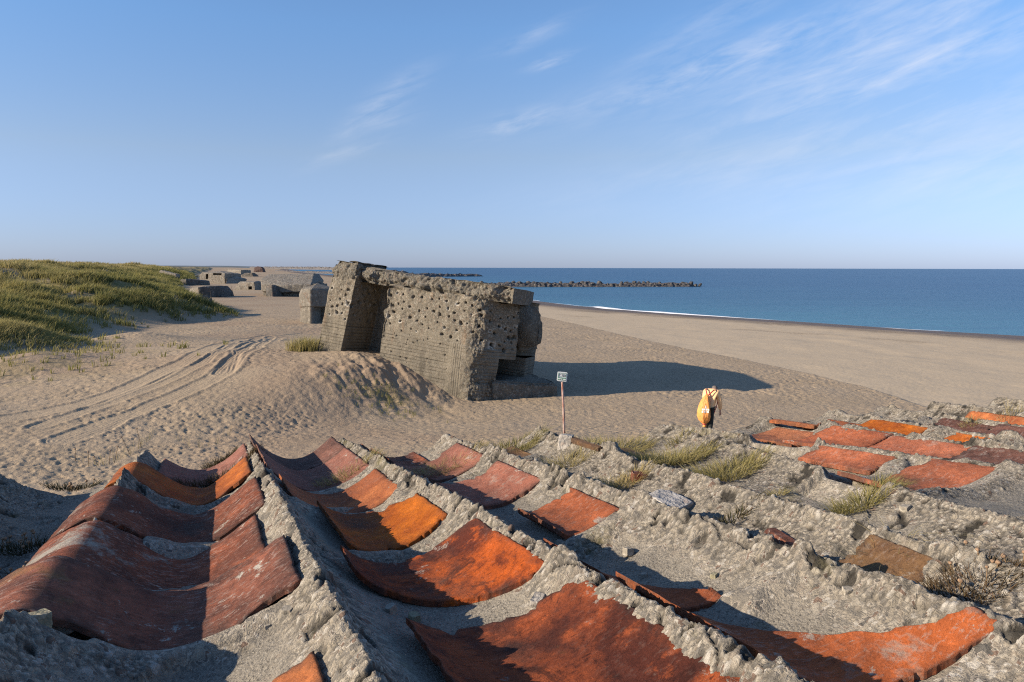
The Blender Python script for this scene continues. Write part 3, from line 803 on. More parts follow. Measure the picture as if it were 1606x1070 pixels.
# ------------------------------------------------------------------ breakwaters
def hump(name, p0, p1, w, h, seed, cell, amp):
    L = (p1 - p0).length; n = int(L / cell); m = 11
    d = (p1 - p0).normalized(); nn = Vector((-d.y, d.x, 0))
    V = []
    s = np.linspace(0, 1, n)
    endt = np.minimum(1, np.minimum(s, 1 - s) * L / (w * .8)) ** .6
    for q in range(m):
        a = q / (m - 1) * 2 - 1
        rr = h * (1 - abs(a) ** 1.6)
        k, rid = worley(s * L / cell / 1.6, s * 0 + q * .8, seed)
        hgt = rr * endt * (.75 + .5 * vnoise(s * L / 9, s * 0, seed)) + amp * (rid - .4) * endt - amp * .5 * k
        if q in (0, m - 1): hgt = hgt * 0 - .6
        P = np.outer(s, np.array(p1 - p0)) + np.array(p0) + np.outer(np.full(n, a * w * .5), np.array(nn)) * np.maximum(.15, endt)[:, None]
        P[:, 2] = -1.3 + hgt
        V.append(P)
    V = np.stack(V, 1)
    return mesh_np(name, V.reshape(-1, 3), grid_faces(n, m), False)

def build_breakwaters():
    a, b = at_z(560, 450.5, -1.3), at_z(1099, 449.5, -1.3)
    mid = (a + b) / 2
    root = empty('breakwater', Vector((b.x, b.y, -1.3)), 'nearest boulder breakwater reaching far out into the blue sea', 'breakwater', 'breakwaters of dark boulders')
    link('rubble_core', hump('rubble_core', a, b, 7.0, 1.25, 3, .8, .8), M_ROCK, root)
    rng = random.Random(3)
    bms = []
    for q in range(4):
        bm = bmesh.new(); bmesh.ops.create_icosphere(bm, subdivisions=2, radius=1)
        for v in bm.verts:
            v.co = v.co * (1 + .28 * float(fbm(v.co.x * 1.3 + q * 5, v.co.y * 1.3 + v.co.z * 2.1, 2, q)))
            v.co = Vector([max(-.78, min(.78, c)) for c in v.co])
        me = bm_mesh('boulder', bm); me.materials.append(M_ROCK); bms.append(me)
    for q in range(96):
        t = (q + rng.uniform(-.4, .4)) / 95
        t = min(1, max(0, t)) * .82 + .18
        p = a.lerp(b, t)
        fr = rng.choice((0, 1, 1))
        o = bpy.data.objects.new('boulder', rng.choice(bms)); COL.objects.link(o); o.parent = root
        edge = min(1, (1 - t) * 25 + .55)
        sc = rng.uniform(.8, 1.35)
        sc *= .72; o.scale = (sc * rng.uniform(.85, 1.3), sc, sc * rng.uniform(.8, 1.05))
        o.rotation_euler = (rng.uniform(-.5, .5), rng.uniform(-.5, .5), rng.uniform(0, 6.28))
        o.location = p + Vector((rng.uniform(-.3, .3), -1.6 * fr + rng.uniform(-.5, 1.0), (1.35 if not fr else .6) * edge)) - root.location
    def far_bw(p0, p1, w, h, label, seed, cell):
        o = link('breakwater', hump('breakwater', p0, p1, w, h, seed, cell, h * .45), M_ROCK, None, label, 'breakwater', 'breakwaters of dark boulders')
        c = (p0 + p1) / 2; o.data.transform(Matrix.Translation(-c)); o.location = c
    far_bw(at_z(600, 434.6, -1.3), at_z(758, 433.6, -1.3), 9, 2.4, 'second breakwater, a short dark line ending right of the big bunker roof', 8, 1.6)
    far_bw(at_z(540, 428.6, -1.3), at_z(642, 428.2, -1.3), 12, 3.0, 'third breakwater showing just above the big bunker roof', 9, 2.5)
    far_bw(at_z(433, 426.6, -1.3), at_z(528, 430.0, -1.3), 10, 2.2, 'broken low line of boulders in the shallow inner bay', 10, 2.2)
    far_bw(at_z(405, 422.0, -1.3), at_z(532, 423.6, -1.3), 22, 7.0, 'long dark breakwater far off behind the inner bay boulders', 11, 4.5)
    far_bw(at_z(392, 420.6, -1.3), at_z(500, 421.2, -1.3), 30, 9.0, 'farthest breakwater, thin dark line under the horizon', 12, 7)
build_breakwaters()
# ------------------------------------------------------------------ the tiled bunker roof under the camera
H0, SL, AZ = .33, math.tan(math.radians(3.5)), math.radians(21.5)
UD = np.array([-math.sin(AZ), math.cos(AZ)]); VD = np.array([math.cos(AZ), math.sin(AZ)])
RIDGE = [(-2.2, 0, 1), (-1.85, 0, 1), (-1.5, 0, 1), (-1.16, 0, 1), (-.82, 0, 1), (-.50, .02, 1), (-.20, .05, 1.3), (.11, -.03, 1.2), (.40, -.095, 1.1), (.69, -.12, 1.0), (.885, -.06, .9),
         (1.13, .05, 1.1), (1.38, -.35, 1.25), (1.60, -.25, 1.35), (1.76, -.03, 1.4), (1.96, 0, 1), (2.2, 0, 1), (2.48, 0, 1), (2.76, 0, 1), (3.04, 0, 1), (3.4, 0, 1), (3.8, 0, 1), (4.4, 0, 1), (5.2, 0, 1), (7, 0, 1)]
K0 = 6                                                  # RIDGE[K0] is the crest nearest the camera's left: column 1 starts there
def ridge_v(k, u):
    a, b, uu = RIDGE[k]
    return a + b * (np.clip(u, .3, 2.3) - uu)
EDGE_V = [-4, -1.0, -.5, 0.0, .3, .6, 1.1, 1.9, 3.0, 8]; EDGE_U = [1.95, 1.97, 2.02, 2.11, 2.02, 1.93, 1.80, 1.80, 1.82, 1.8]
def u_edge(v): return np.interp(v, EDGE_V, EDGE_U)
def phase(u, v):
    k = np.zeros(np.shape(u), int); lo = np.full(np.shape(u), -9.0); hi = np.full(np.shape(u), 9.0)
    for q in range(len(RIDGE)):
        r = ridge_v(q, u); m = v >= r
        k = np.where(m, q, k); lo = np.where(m, r, lo)
    for q in range(len(RIDGE) - 1, -1, -1):
        r = ridge_v(q, u); m = v < r
        hi = np.where(m, r, hi)
    return k, (v - lo) / np.maximum(hi - lo, 1e-3), np.minimum(v - lo, hi - v)
DEP = {K0 - 1: .085, K0: .074, K0 + 1: .064, K0 + 2: .058, K0 + 3: .045, K0 + 4: .042, K0 + 5: .036, K0 + 6: .03, K0 + 7: .028, K0 + 8: .025}
DEPA = np.array([DEP.get(q, .06) for q in range(len(RIDGE))])

def to_world(u, v, z):
    return np.stack([UD[0] * u + VD[0] * v, UD[1] * u + VD[1] * v, CAM_Z - H0 - SL * u + z], -1)

# tiles: column, near u, far u, left phase, right phase, depth, material, S-shaped, label
TILES = [
    (0, .42, .785, -.10, .90, .062, 'orange', False, 'bright orange corner of clay tile beside the pebbly ridge'),
    (0, .965, 1.176, -.27, .935, .074, 'red', True, 'weathered red S-shaped tile, nearest of its trough'),
    (0, 1.186, 1.408, -.24, .865, .070, 'red', True, 'second weathered red tile half in shade'),
    (0, 1.420, 1.650, -.24, .93, .068, 'red', True, 'third red tile with pale streaks'),
    (0, 1.742, 1.905, -.14, .92, .062, 'orange', True, 'orange tile behind the thrift tuft'),
    (0, 1.925, 2.11, .15, .95, .055, 'pink', False, 'far pink tile at the roof edge'),
    (1, .50, .875, .27, .97, .060, 'stained', False, 'large stained orange tile with white lichen'),
    (1, .880, 1.135, .20, .96, .058, 'stained', False, 'dark stained orange tile with a torn edge'),
    (1, 1.215, 1.50, .30, .92, .055, 'orange', False, 'clean bright orange tile'),
    (1, 1.470, 1.655, .10, .92, .052, 'orange', False, 'bright orange tile with shaded left part'),
    (1, 1.690, 1.93, .02, .93, .050, 'pink', False, 'dusty pink tile below a dry tuft'),
    (1, 1.93, 2.09, .0, .95, .045, 'brown', False, 'dark red tile at the roof edge'),
    (2, .515, .815, .12, .99, .058, 'terra', False, 'long terracotta tile with old lichen'),
    (2, .80, .985, .08, .66, .066, 'terra', False, 'narrow red tile mostly in shade'),
    (2, 1.125, 1.285, .50, .90, .046, 'terra', False, 'broken half of a terracotta tile'),
    (2, 1.400, 1.600, .25, .92, .045, 'pink', False, 'rough pink tile with orange chipped end'),
    (2, 1.670, 1.850, .10, .95, .042, 'pink', False, 'pink tile among dry grass'),
    (2, 1.86, 1.98, .15, .70, .036, 'red', False, 'red tile sliver at the roof edge'),
    (3, .70, .81, .25, .92, .042, 'ochre', False, 'tile patched with yellow lichen in a hollow'),
    (3, 1.74, 1.88, .10, .66, .036, 'ochre', False, 'ochre tile near the roof edge'),
    (4, 1.56, 1.72, -.05, .50, .030, 'ochre', False, 'mustard brown tile behind the white stone'),
    (5, 1.21, 1.385, .62, .93, .030, 'terra', False, 'short red tile with white lichen spots'),
    (5, 1.02, 1.165, .12, .985, .034, 'terra', True, 'long curled red tile with a broad roll'),
    (6, 1.52, 1.70, .30, .85, .026, 'orange', False, 'flat orange red tile by the roof edge'),
    (6, 1.40, 1.56, .35, .98, .026, 'terra', True, 'orange red tile with a rounded end'),
    (6, 1.20, 1.44, .30, .97, .028, 'terra', False, 'red tile with crumbled near edge'),
    (6, 1.08, 1.215, .45, .98, .026, 'brown', False, 'dull brown red tile'),
    (7, 1.61, 1.745, -.05, .80, .024, 'orange', True, 'flat bright orange tile at the roof edge'),
    (7, 1.43, 1.63, .15, .97, .026, 'orange', False, 'orange tile stepped over its neighbour'),
    (7, 1.25, 1.385, .35, .97, .024, 'orange', False, 'thin orange sliver of tile'),
    (8, 1.62, 1.74, .0, .6, .022, 'brown', False, 'dark broken tile rim'),
    (8, 1.40, 1.57, .2, .95, .022, 'brown', False, 'dull brown tile in mortar'),
    (8, 1.25, 1.40, .3, .97, .022, 'brown', False, 'dull brown tile half buried'),
    (9, 1.44, 1.66, .1, .95, .022, 'orange', False, 'orange tile far along the roof edge'),
    (9, 1.22, 1.42, .2, .95, .022, 'brown', False, 'brown tile far along the roof'),
]

SLANT = {6: (.06, .05), 7: (.15, -.0), 8: (.0, .125), 12: (.06, .27), 13: (.0, .165), 1: (.0, .0)}
def tile_z(t, dep, S):
    f = np.abs(np.sin(np.pi * np.clip(t, -.5, 1.0)))
    z = -dep * np.where(t < 0, .85 * f ** 1.7, f ** (1.5 if S else 1.0))
    return z + .004

def build_tile(root, q, spec):
    k, u0, u1, t0, t1, dep, mat, S, label = spec
    k = K0 + k
    nu = 46 if u0 < 1.0 else 26; nv = 80 if u0 < 1.0 else 44
    U = np.linspace(0, 1, nu)[:, None] * np.ones((1, nv)); Tt = np.ones((nu, 1)) * np.linspace(0, 1, nv)[None]
    sd = 300 + 7 * q
    sn, sf = SLANT.get(q, (0, 0))
    bite = lambda w, sd_: np.clip(fbm(w * 4.5, w * 0, 3, sd_, .55) - .25, 0, 1) * .045 + np.clip(fbm(w * 15, w * 0 + 2, 3, sd_ + 31, .6) - .2, 0, 1) * .014
    ua = u0 + bite(Tt, sd) + .0022 * fbm(Tt * 40, Tt * 0, 3, sd + 1, .65) + sn * (1 - Tt)
    ub = u1 - bite(Tt, sd + 2) - .002 * fbm(Tt * 40, Tt * 0, 3, sd + 12, .65) - sf * Tt
    rot = (RS.rand() - .5) * .07
    tip = .5 if mat == 'stained' else .22
    t0v = t0 + tip * bite(U, sd + 3) * 1.5 + .012 * fbm(U * 12, U * 0, 4, sd + 5, .65); t1v = t1 - .35 * bite(U, sd + 4) - .0015 * fbm(U * 20, U * 0, 3, sd + 6)
    T = t0v + (t1v - t0v) * Tt
    u = ua + (ub - ua) * U + rot * (T - .5) * .28
    dep = DEPA[k]; off = {2: -.009, 8: .002, 6: -.001}.get(q, RS.uniform(-.002, .004))
    # clipped corners
    cl = RS.choice([0, 1, 2, 3]); 
    v0 = ridge_v(k, u); v1 = ridge_v(k + 1, u)
    v = v0 + T * (v1 - v0)
    z = tile_z(T, dep, S)
    z = z + off + (.007 if k < K0 + 4 else .003) * (U - .4) + .0012 * fbm(u * 14, v * 14, 3, sd + 8) + .0009 * fbm(u * 70, v * 30, 3, sd + 7)
    if q == 20: z = z + .006
    if not S and k in (K0 + 1, K0 + 2):                    # the free edge on the open side stands clear of the mortar
        z = z + .013 * np.exp(-Tt / .09)
    th = .0105
    edge = np.minimum(np.minimum(U, 1 - U) / .025, np.minimum(Tt, 1 - Tt) / .012)
    rnd = .0016 * (1 - np.clip(edge, 0, 1)) ** 2
    top = to_world(u, v, z - rnd); bot = to_world(u, v, z - th + rnd * .5)
    V = np.concatenate([top.reshape(-1, 3), bot.reshape(-1, 3)])
    n = nu * nv
    idx = np.arange(n).reshape(nu, nv)
    ring = np.concatenate([idx[0, :], idx[1:, -1], idx[-1, -2::-1], idx[-2:0:-1, 0]])
    nx = np.roll(ring, -1)
    side = np.stack([ring, nx, nx + n, ring + n], -1)
    f = np.concatenate([grid_faces(nu, nv, True), grid_faces(nu, nv) + n, side])
    gm = np.clip(np.sin(np.pi * np.clip(T, 0, 1)), 0, 1) ** 4 * np.clip(.55 + 1.2 * fbm(u * 6, v * 9, 3, sd + 9), 0, 1)
    gm = np.maximum(gm, .9 * np.exp(-np.minimum(np.minimum(U, 1 - U) * 18, np.minimum(Tt, 1 - Tt) * 26)))
    me = mesh_np('clay_tile', V, [f], True, {'grime': np.concatenate([gm.ravel(), gm.ravel()])})
    bm = bmesh.new(); bm.from_mesh(me); bmesh.ops.recalc_face_normals(bm, faces=bm.faces); bm.to_mesh(me); bm.free()
    sm = np.ones(len(f), bool); sm[-len(side):] = False; me.polygons.foreach_set('use_smooth', sm)
    o = link('clay_tile', me, CLAY[mat], root)
    o['label'] = label

def roof_z(u, v):
    k, t, dist = phase(u, v)
    dep = DEPA[k]
    # troughs that have lost their tiles are filled higher
    has = np.zeros(np.shape(u))
    for (kk, u0, u1, t0, t1, dp, mt, S, lb) in TILES:
        m = (k == K0 + kk)
        w = sstep(u, u0 - .035, u0 - .005) * (1 - sstep(u, u1 + .005, u1 + .03)) * m
        has = np.maximum(has, w)
        if S:
            m = (k == K0 + kk - 1) & (t > .5)
            has = np.maximum(has, sstep(u, u0 - .03, u0) * (1 - sstep(u, u1, u1 + .03)) * m * sstep(t, .60, .72) * 1.0)
    s = np.abs(np.sin(np.pi * np.clip(t, 0, 1)))
    z = -dep * s - .0065 * sstep(s, .05, .3)
    z = z + (1 - has) * s * (.020 * (vnoise(u * 3.2, v * 3.2, 7) - .45) + np.where(k >= K0 + 3, .010, 0) + .006 * (vnoise(u * 9, v * 7, 17) - .5))
    return z, k, t, dist, has

def build_roof(root):
    w1 = np.concatenate([np.linspace(-1.2, .40, 14)[:-1], np.geomspace(.40, 1.0, 430)]) if False else None
    uu = np.concatenate([np.linspace(-1.0, .44, 12)[:-1], .44 * (2.1 / .44) ** np.linspace(0, 1, 640)])      # at an edge of 2.1
    frac = uu / 2.1
    vv = np.concatenate([np.linspace(-3, -1.8, 50)[:-1], np.linspace(-1.8, -.9, 140)[:-1], np.linspace(-.9, 1.2, 960)[:-1], np.linspace(1.2, 2.5, 380)[:-1], np.linspace(2.5, 4, 220)[:-1], np.linspace(4, 5.5, 60)])
    Fr, V = np.meshgrid(frac, vv, indexing='ij')
    ue = u_edge(V) + .035 * fbm(V * 5, V * 0, 4, 201, .6)
    # rows are even near the camera and follow the broken edge at the far side
    U = Fr * 2.1 + sstep(Fr, .55, 1.0) * (ue - 2.1)
    z, k, t, dist, has = roof_z(U, V)
    crest = np.exp(-(dist / (.046 + .016 * fbm(U * 8, V * 8, 3, 240))) ** 2)
    right = sstep(V, .55, 1.0)
    rough = np.clip(crest * 1.0 + right * .38 * sstep(fbm(U * 5, V * 5, 3, 203), -.35, .15) + .75 * sstep(fbm(U * 4, V * 4, 3, 202), .15, .4) * (1 - has), 0, 1)
    on_tile = has * (1 - crest)
    heap = np.zeros_like(U)                                # crumbled mortar before the near end of each tile
    for (kk, u0, u1, t0, t1, dp, mt, S, lb) in TILES:
        m = (k == K0 + kk) * sstep(t, t0 - .05, t0 + .05)
        heap = np.maximum(heap, sstep(U, u0 - .075, u0 - .03) * (1 - sstep(U, u0 + .002, u0 + .022)) * m)
        heap = np.maximum(heap, .8 * sstep(U, u1 - .016, u1 + .004) * (1 - sstep(U, u1 + .01, u1 + .035)) * m)
    heap = heap * sstep(fbm(U * 7, V * 7, 3, 205), -.25, .15)
    rough = np.maximum(rough, .9 * heap); z = z + .015 * heap * (.4 + vnoise(U * 12, V * 12, 241))
    # S-shaped tiles roll over their crest: no mortar there
    for (kk, u0, u1, t0, t1, dp, mt, S, lb) in TILES:
        if S:
            dv = V - ridge_v(K0 + kk, U)
            m = sstep(U, u0 - .012, u0 + .004) * (1 - sstep(U, u1 - .004, u1 + .012)) * (1 - sstep(np.abs(dv), .06, .08))
            on_tile = np.maximum(on_tile, m); z = z - m * .016
    free = 1 - on_tile
    jit = .35 * fbm(U * 60, V * 60, 2, 230)
    p1, r1 = worley(U * 175 + 1.6 * jit, V * 175 - 1.6 * jit, 211)
    p2, r2 = worley(U * 92 + 3 + 1.3 * jit, V * 92 + jit, 212)
    big = (r2 > .66) & (fbm(U * 14, V * 14, 2, 231) > -.1)                                       # a third of the cells hold a larger stone
    d = np.where(big, p2 * 1.15, p1); rr = np.where(big, (r2 - .66) / .34, r1)
    stone = 1 - sstep(d, .25, .60)
    lift = np.where(big, .0048, .0023) * (.35 + .9 * np.abs(rr * 7.3 % 1.0))
    wobble = fbm(U * 9, V * 9, 4, 213, .55)
    amp = 1 - .5 * np.maximum(sstep(U, 1.3, 2.0), right * .8)
    z = z + free * (crest * (.0100 + .006 * wobble) * amp + .0012 * fbm(U * 45, V * 45, 4, 215) + .0025 * wobble)
    bumpd = free * rough * (stone * lift - .0012 + .0062 * fbm(U * 34, V * 34, 4, 214, .65) * amp * (1 - .35 * right))
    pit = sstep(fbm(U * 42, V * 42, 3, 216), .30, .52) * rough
    z = z - free * pit * .009 * (1 - .6 * right)
    crk = np.abs(fbm(U * 3.6, V * 3.6, 4, 217, .55)); crk2 = np.abs(fbm(U * 6.3 + 9, V * 6.3, 3, 219))
    crack = np.maximum((1 - sstep(crk, .003, .014)) * sstep(fbm(U * 2, V * 2, 2, 221), -.1, .2), (1 - sstep(crk2, .002, .010)) * (fbm(U * 2.5, V * 2.5, 2, 222) > .1)) * free
    z = z - crack * .006
    # shuttering broken away: flat shelves a few millimetres down on the bare slabs
    shelf = sstep(fbm(U * 5.5, V * 4.0, 4, 223, .6), .08, .11) * (1 - has) * (1 - crest)
    z = z - shelf * .005
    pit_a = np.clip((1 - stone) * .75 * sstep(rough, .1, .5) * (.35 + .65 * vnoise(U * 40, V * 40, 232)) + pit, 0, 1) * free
    top = to_world(U, V, z)
    du = np.gradient(top, axis=0); dv = np.gradient(top, axis=1)
    nr = np.cross(dv, du); nr /= np.maximum(np.linalg.norm(nr, axis=2, keepdims=True), 1e-12)
    nr *= np.sign(nr[..., 2:3])
    for _ in range(3):                                     # push along a softened normal so stones stand off the slopes
        nr[1:-1] = (nr[:-2] + nr[1:-1] * 2 + nr[2:]) / 4; nr[:, 1:-1] = (nr[:, :-2] + nr[:, 1:-1] * 2 + nr[:, 2:]) / 4
    top = top + nr * bumpd[..., None]
    # lift crests of far-right columns a little unevenly, broken stones along the roof edge
    rows = [top]
    lastU, lastz = U[-1], z[-1]
    for du, dz in ((.012, -.012), (.02, -.05), (.03, -.2), (.05, -1.2), (.06, -5.2), (.06, -7.5)):
        rows.append(to_world(lastU + du + .01 * fbm(vv * 9, vv * 0 + dz, 3, 220), vv, lastz + dz)[None])
    P = np.concatenate(rows, 0)
    ex = lambda a, val: np.concatenate([a, np.full((6, a.shape[1]), val)], 0)
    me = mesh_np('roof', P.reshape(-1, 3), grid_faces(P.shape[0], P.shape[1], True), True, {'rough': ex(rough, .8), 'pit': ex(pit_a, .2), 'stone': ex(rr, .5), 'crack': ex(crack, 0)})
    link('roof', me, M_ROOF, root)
    bm = bmesh.new()
    a, b = [], []
    for (u, v) in ((-4, -2.95), (1.75, -2.95), (1.75, 5.45), (-4, 5.45)):
        p = to_world(np.array(u), np.array(v), 0)
        a.append(bm.verts.new((p[0], p[1], p[2] - .16))); b.append(bm.verts.new((p[0], p[1], -1.6)))
    bm.faces.new(a); bm.faces.new(b[::-1])
    for q in range(4): bm.faces.new((a[q], b[q], b[(q + 1) % 4], a[(q + 1) % 4]))
    bmesh.ops.recalc_face_normals(bm, faces=bm.faces)
    link('wall', bm_mesh('wall', bm), M_FAR, root)

ROOF = empty('tiled_bunker', Vector((0, 0, 0)), 'concrete bunker roof set with rows of broken orange clay tiles, nearest to the viewer', 'bunker')
build_roof(ROOF)
for q, sp in enumerate(TILES):
    build_tile(ROOF, q, sp)

def roof_point(px, py):
    r = ray(px, py)
    ts = np.linspace(.3, 3.2, 3000)
    X = r[0] * ts; Yy = r[1] * ts
    u = X * UD[0] + Yy * UD[1]; v = X * VD[0] + Yy * VD[1]
    z, *_ = roof_z(u, v)
    s = CAM_Z + r[2] * ts - (CAM_Z - H0 - SL * u + z)
    k = np.argmax(s < 0) if (s < 0).any() else len(ts) - 1
    return Vector((X[k], Yy[k], CAM_Z + r[2] * ts[k])), u[k], v[k]

def roof_at(u, v):
    z, *_ = roof_z(np.array([u]), np.array([v]))
    return Vector(to_world(np.array([u]), np.array([v]), z)[0])

# broken tile fragment lying on a mortar crest, loose stones
def stone(name, px, py, size, mat, label, cat='stone', seed=0, flat=.6, lift=.3):
    p, u, v = roof_point(px, py)
    bm = bmesh.new(); bmesh.ops.create_icosphere(bm, subdivisions=4, radius=1)
    for w in bm.verts:
        c = w.co
        k = 1 + .35 * float(fbm(c.x * 1.1 + seed, c.y * 1.1 + c.z * .7, 3, seed)) + .10 * float(fbm(c.x * 4 + seed, c.y * 4 + c.z * 3, 3, seed + 2))
        c = c * k
        c = Vector([max(-.62, min(.62, q)) for q in c]) * 1.2
        w.co = Vector((c.x * size[0], c.y * size[1], c.z * size[0] * flat))
    me = bm_mesh(name, bm, True); me.materials.append(mat)
    o = bpy.data.objects.new(name, me); COL.objects.link(o)
    o.location = p + Vector((0, 0, size[0] * flat * lift)); o.rotation_euler = (.1, .15, AZ + seed)
    return tag(o, label, cat)
M_WSTONE = conc('white_stone', (.40, .365, .315), (.25, .225, .195), 60, 0, False)
M_GSTONE = conc('lichened_stone', (.30, .27, .17), (.16, .15, .11), 70, 0, False)
M_QUARTZ = conc('pale_flat_stone', (.40, .385, .36), (.27, .255, .24), 50, 0, False)
stone('stone', 887, 699, (.030, .022), M_WSTONE, 'white angular stone with a red stain beside the mustard brown tile', seed=1, flat=.9)
stone('stone', 1050, 795, (.050, .034), M_QUARTZ, 'pale flat stone set in the mortar beside dry grass', seed=5, flat=.35)
stone('stone', 55, 985, (.024, .018), M_GSTONE, 'greenish lichened stone by the nearest red tile', seed=2, flat=.7)
stone('stone', 100, 985, (.016, .013), M_WSTONE, 'small pale pebble beside the greenish lichened stone', seed=3, flat=.7)
stone('stone', 845, 948, (.016, .010), M_WSTONE, 'small white mortar lump between two stained orange tiles', seed=4, flat=.6)
stone('stone', 1160, 868, (.010, .008), M_WSTONE, 'tiny pale pebble near the narrow shaded red tile', seed=8, flat=.7) if False else None
stone('tile_fragment', 1233, 858, (.016, .055), CLAY['red'], 'narrow red tile fragment lying along a mortar crest', 'tile', seed=0, flat=.8)
stone('tile_fragment', 1003, 752, (.022, .014), CLAY['red'], 'small red tile fragment in the dry grass', 'tile', seed=6, flat=.6)

def build_crumbs():
    rng = random.Random(9)
    spots = [(352, 1012), (385, 1000), (420, 985), (452, 962), (330, 1030), (215, 815), (232, 826), (590, 880), (560, 862), (612, 960), (650, 972), (745, 800), (700, 782), (985, 868), (1010, 905), (1120, 905), (1180, 935), (920, 838), (880, 855), (1075, 790), (1290, 800), (1420, 800), (1330, 930), (150, 945), (110, 925), (480, 900)]
    for q, (px, py) in enumerate(spots):
        s = rng.uniform(.004, .010)
        o = stone('mortar_crumb', px, py, (s * rng.uniform(.9, 1.4), s), M_GSTONE if q % 5 == 0 else M_CRUMB, 'small grey mortar crumb lying loose among the clay tiles', 'rubble', seed=20 + q, flat=.8, lift=.35)
        o['group'] = 'loose mortar crumbs on the tiled roof'
M_CRUMB = conc('crumbled_mortar', (.33, .295, .235), (.20, .18, .148), 150, 0, False)
build_crumbs()

# ------------------------------------------------------------------ plants
def blades(n, spread, h, w, rng, lean=.5, curl=.5, seg=3, dirbias=(0, 0)):
    """a tuft of n curved blades around the origin: verts, quads, tris, attributes"""
    V = []; Q = []; Tt = []; tip = []; hue = []; dry = []
    for b in range(n):
        a = rng.uniform(0, 2 * math.pi); r = spread * math.sqrt(rng.random())
        bx, by = r * math.cos(a), r * math.sin(a)
        hh = h * rng.uniform(.45, 1.1)
        la = a + rng.uniform(-.9, .9); ln = lean * rng.uniform(.2, 1.2)
        dx, dy = math.cos(la) * ln + dirbias[0], math.sin(la) * ln + dirbias[1]
        fa = rng.uniform(0, math.pi); wx, wy = math.cos(fa) * w, math.sin(fa) * w
        hv = rng.random(); dv = rng.random()
        base = len(V)
        for s in range(seg + 1):
            t = s / seg
            cx = bx + dx * hh * (t + curl * t * t); cy = by + dy * hh * (t + curl * t * t)
            cz = hh * (t - .25 * curl * t * t * min(1.6, ln * 2))
            if s < seg:
                k = 1 - .75 * t
                V.append((cx - wx * k, cy - wy * k, cz)); V.append((cx + wx * k, cy + wy * k, cz)); tip += [t, t]
            else:
                V.append((cx, cy, cz)); tip.append(1)
            m = 2 if s < seg else 1
            hue += [hv] * m; dry += [dv] * m
        for s in range(seg - 1):
            Q.append((base + 2 * s, base + 2 * s + 1, base + 2 * s + 3, base + 2 * s + 2))
        Tt.append((base + 2 * seg - 2, base + 2 * seg - 1, base + 2 * seg))
    return np.array(V), np.array(Q, int).reshape(-1, 4), np.array(Tt, int), np.array(tip), np.array(hue), np.array(dry)

def remap(x, a, b): return a + (b - a) * x

def roof_tuft(px, py, n, spread, h, label, dryr=(.2, .8), huer=(.2, .9), w=.0011, lean=.6, elong=(1, 1), name='grass_tuft', cat='grass tuft', heads=0, seed=1, curl=.5, group=None, lift=.002):
    rng = random.Random(seed)
    p, u, v = roof_point(px, py)
    n = int(n * 1.5)
    V, Q, T, tip, hue, dry = blades(n, spread, h, w * .68, rng, lean, curl, 4)
    # stretch the clump along (across, along) the troughs and drop each blade to the roof beneath it
    ox, oy = V[:, 0].copy(), V[:, 1].copy()
    nv = 9
    for b in range(n):
        sl = slice(b * nv, (b + 1) * nv)
        bx = V[sl, 0][:2].mean(); by = V[sl, 1][:2].mean()
        dv = bx * elong[0]; du = by * elong[1]
        g = roof_at(u + du, v + dv)
        off = g - p
        V[sl, 0] += off.x - bx; V[sl, 1] += off.y - by; V[sl, 2] += off.z + lift
    me = mesh_np(name, V, [Q, T], True, {'tip': tip, 'hue': remap(hue, *huer), 'dry': remap(dry, *dryr)})
    o = link(name, me, M_THRIFT if name in ('thrift_plant', 'moss_clump') else M_GRASS, None, label, cat, group, loc=p)
    for q in range(heads):
        a = rng.uniform(0, 6.28); r = spread * math.sqrt(rng.random())
        dv, du = r * math.cos(a) * elong[0], r * math.sin(a) * elong[1]
        g = roof_at(u + du, v + dv) - p
        hh = h * rng.uniform(.6, 1.5)
        ln = Vector((rng.uniform(-.3, .3), rng.uniform(-.3, .3), 1)) * hh
        bm = bmesh.new()
        tube_bm(bm, [g, g + ln * .5, g + ln], [.0008, .0007, .0006], 5)
        st = link('flower_stem', bm_mesh('flower_stem', bm, True), M_STEM, o, loc=Vector((0, 0, 0)))
        bm = bmesh.new(); bmesh.ops.create_icosphere(bm, subdivisions=2, radius=rng.uniform(.0022, .0036))
        for w_ in bm.verts:
            w_.co *= 1 + .35 * (float(vnoise(w_.co.x * 900 + q, w_.co.y * 900 + w_.co.z * 700, q)) - .5); w_.co.z *= .85
            w_.co += g + ln
        link('flower_head', bm_mesh('flower_head', bm, True), M_HEAD, o, loc=Vector((0, 0, 0)))
    return o
M_STEM = plain('dry_stem', (.20, .13, .07), .9, .25, 200)
M_HEAD = plain('dry_flower_head', (.26, .17, .105), .95, .5, 700)

roof_tuft(52, 862, 260, .040, .022, 'dark green thrift cushion with pale dead flower heads, nearest to the viewer', (.0, .25), (.0, .25), .0010, .9, (1.5, 1.0), 'thrift_plant', 'plant', 16, 21)
roof_tuft(112, 770, 220, .032, .018, 'dark thrift cushion in the shaded trough near the roof edge', (.0, .2), (.0, .3), .0011, .9, (2.0, .8), 'thrift_plant', 'plant', 8, 22)
roof_tuft(30, 905, 60, .022, .016, 'small brownish thrift seedlings in a crack of the concrete', (.5, .9), (.2, .6), .0009, .7, (1.5, .9), 'thrift_plant', 'plant', 7, 23)
roof_tuft(345, 757, 620, .048, .026, 'brownish thrift mat across the tile trough, with red tips', (.55, 1.0), (.1, .6), .0012, .7, (2.1, .55), 'thrift_plant', 'plant', 0, 24)
roof_tuft(345, 730, 260, .026, .026, 'small green and red thrift clump behind the orange tile', (.3, .9), (.2, .7), .0012, .8, (1.6, .7), 'thrift_plant', 'plant', 0, 25)
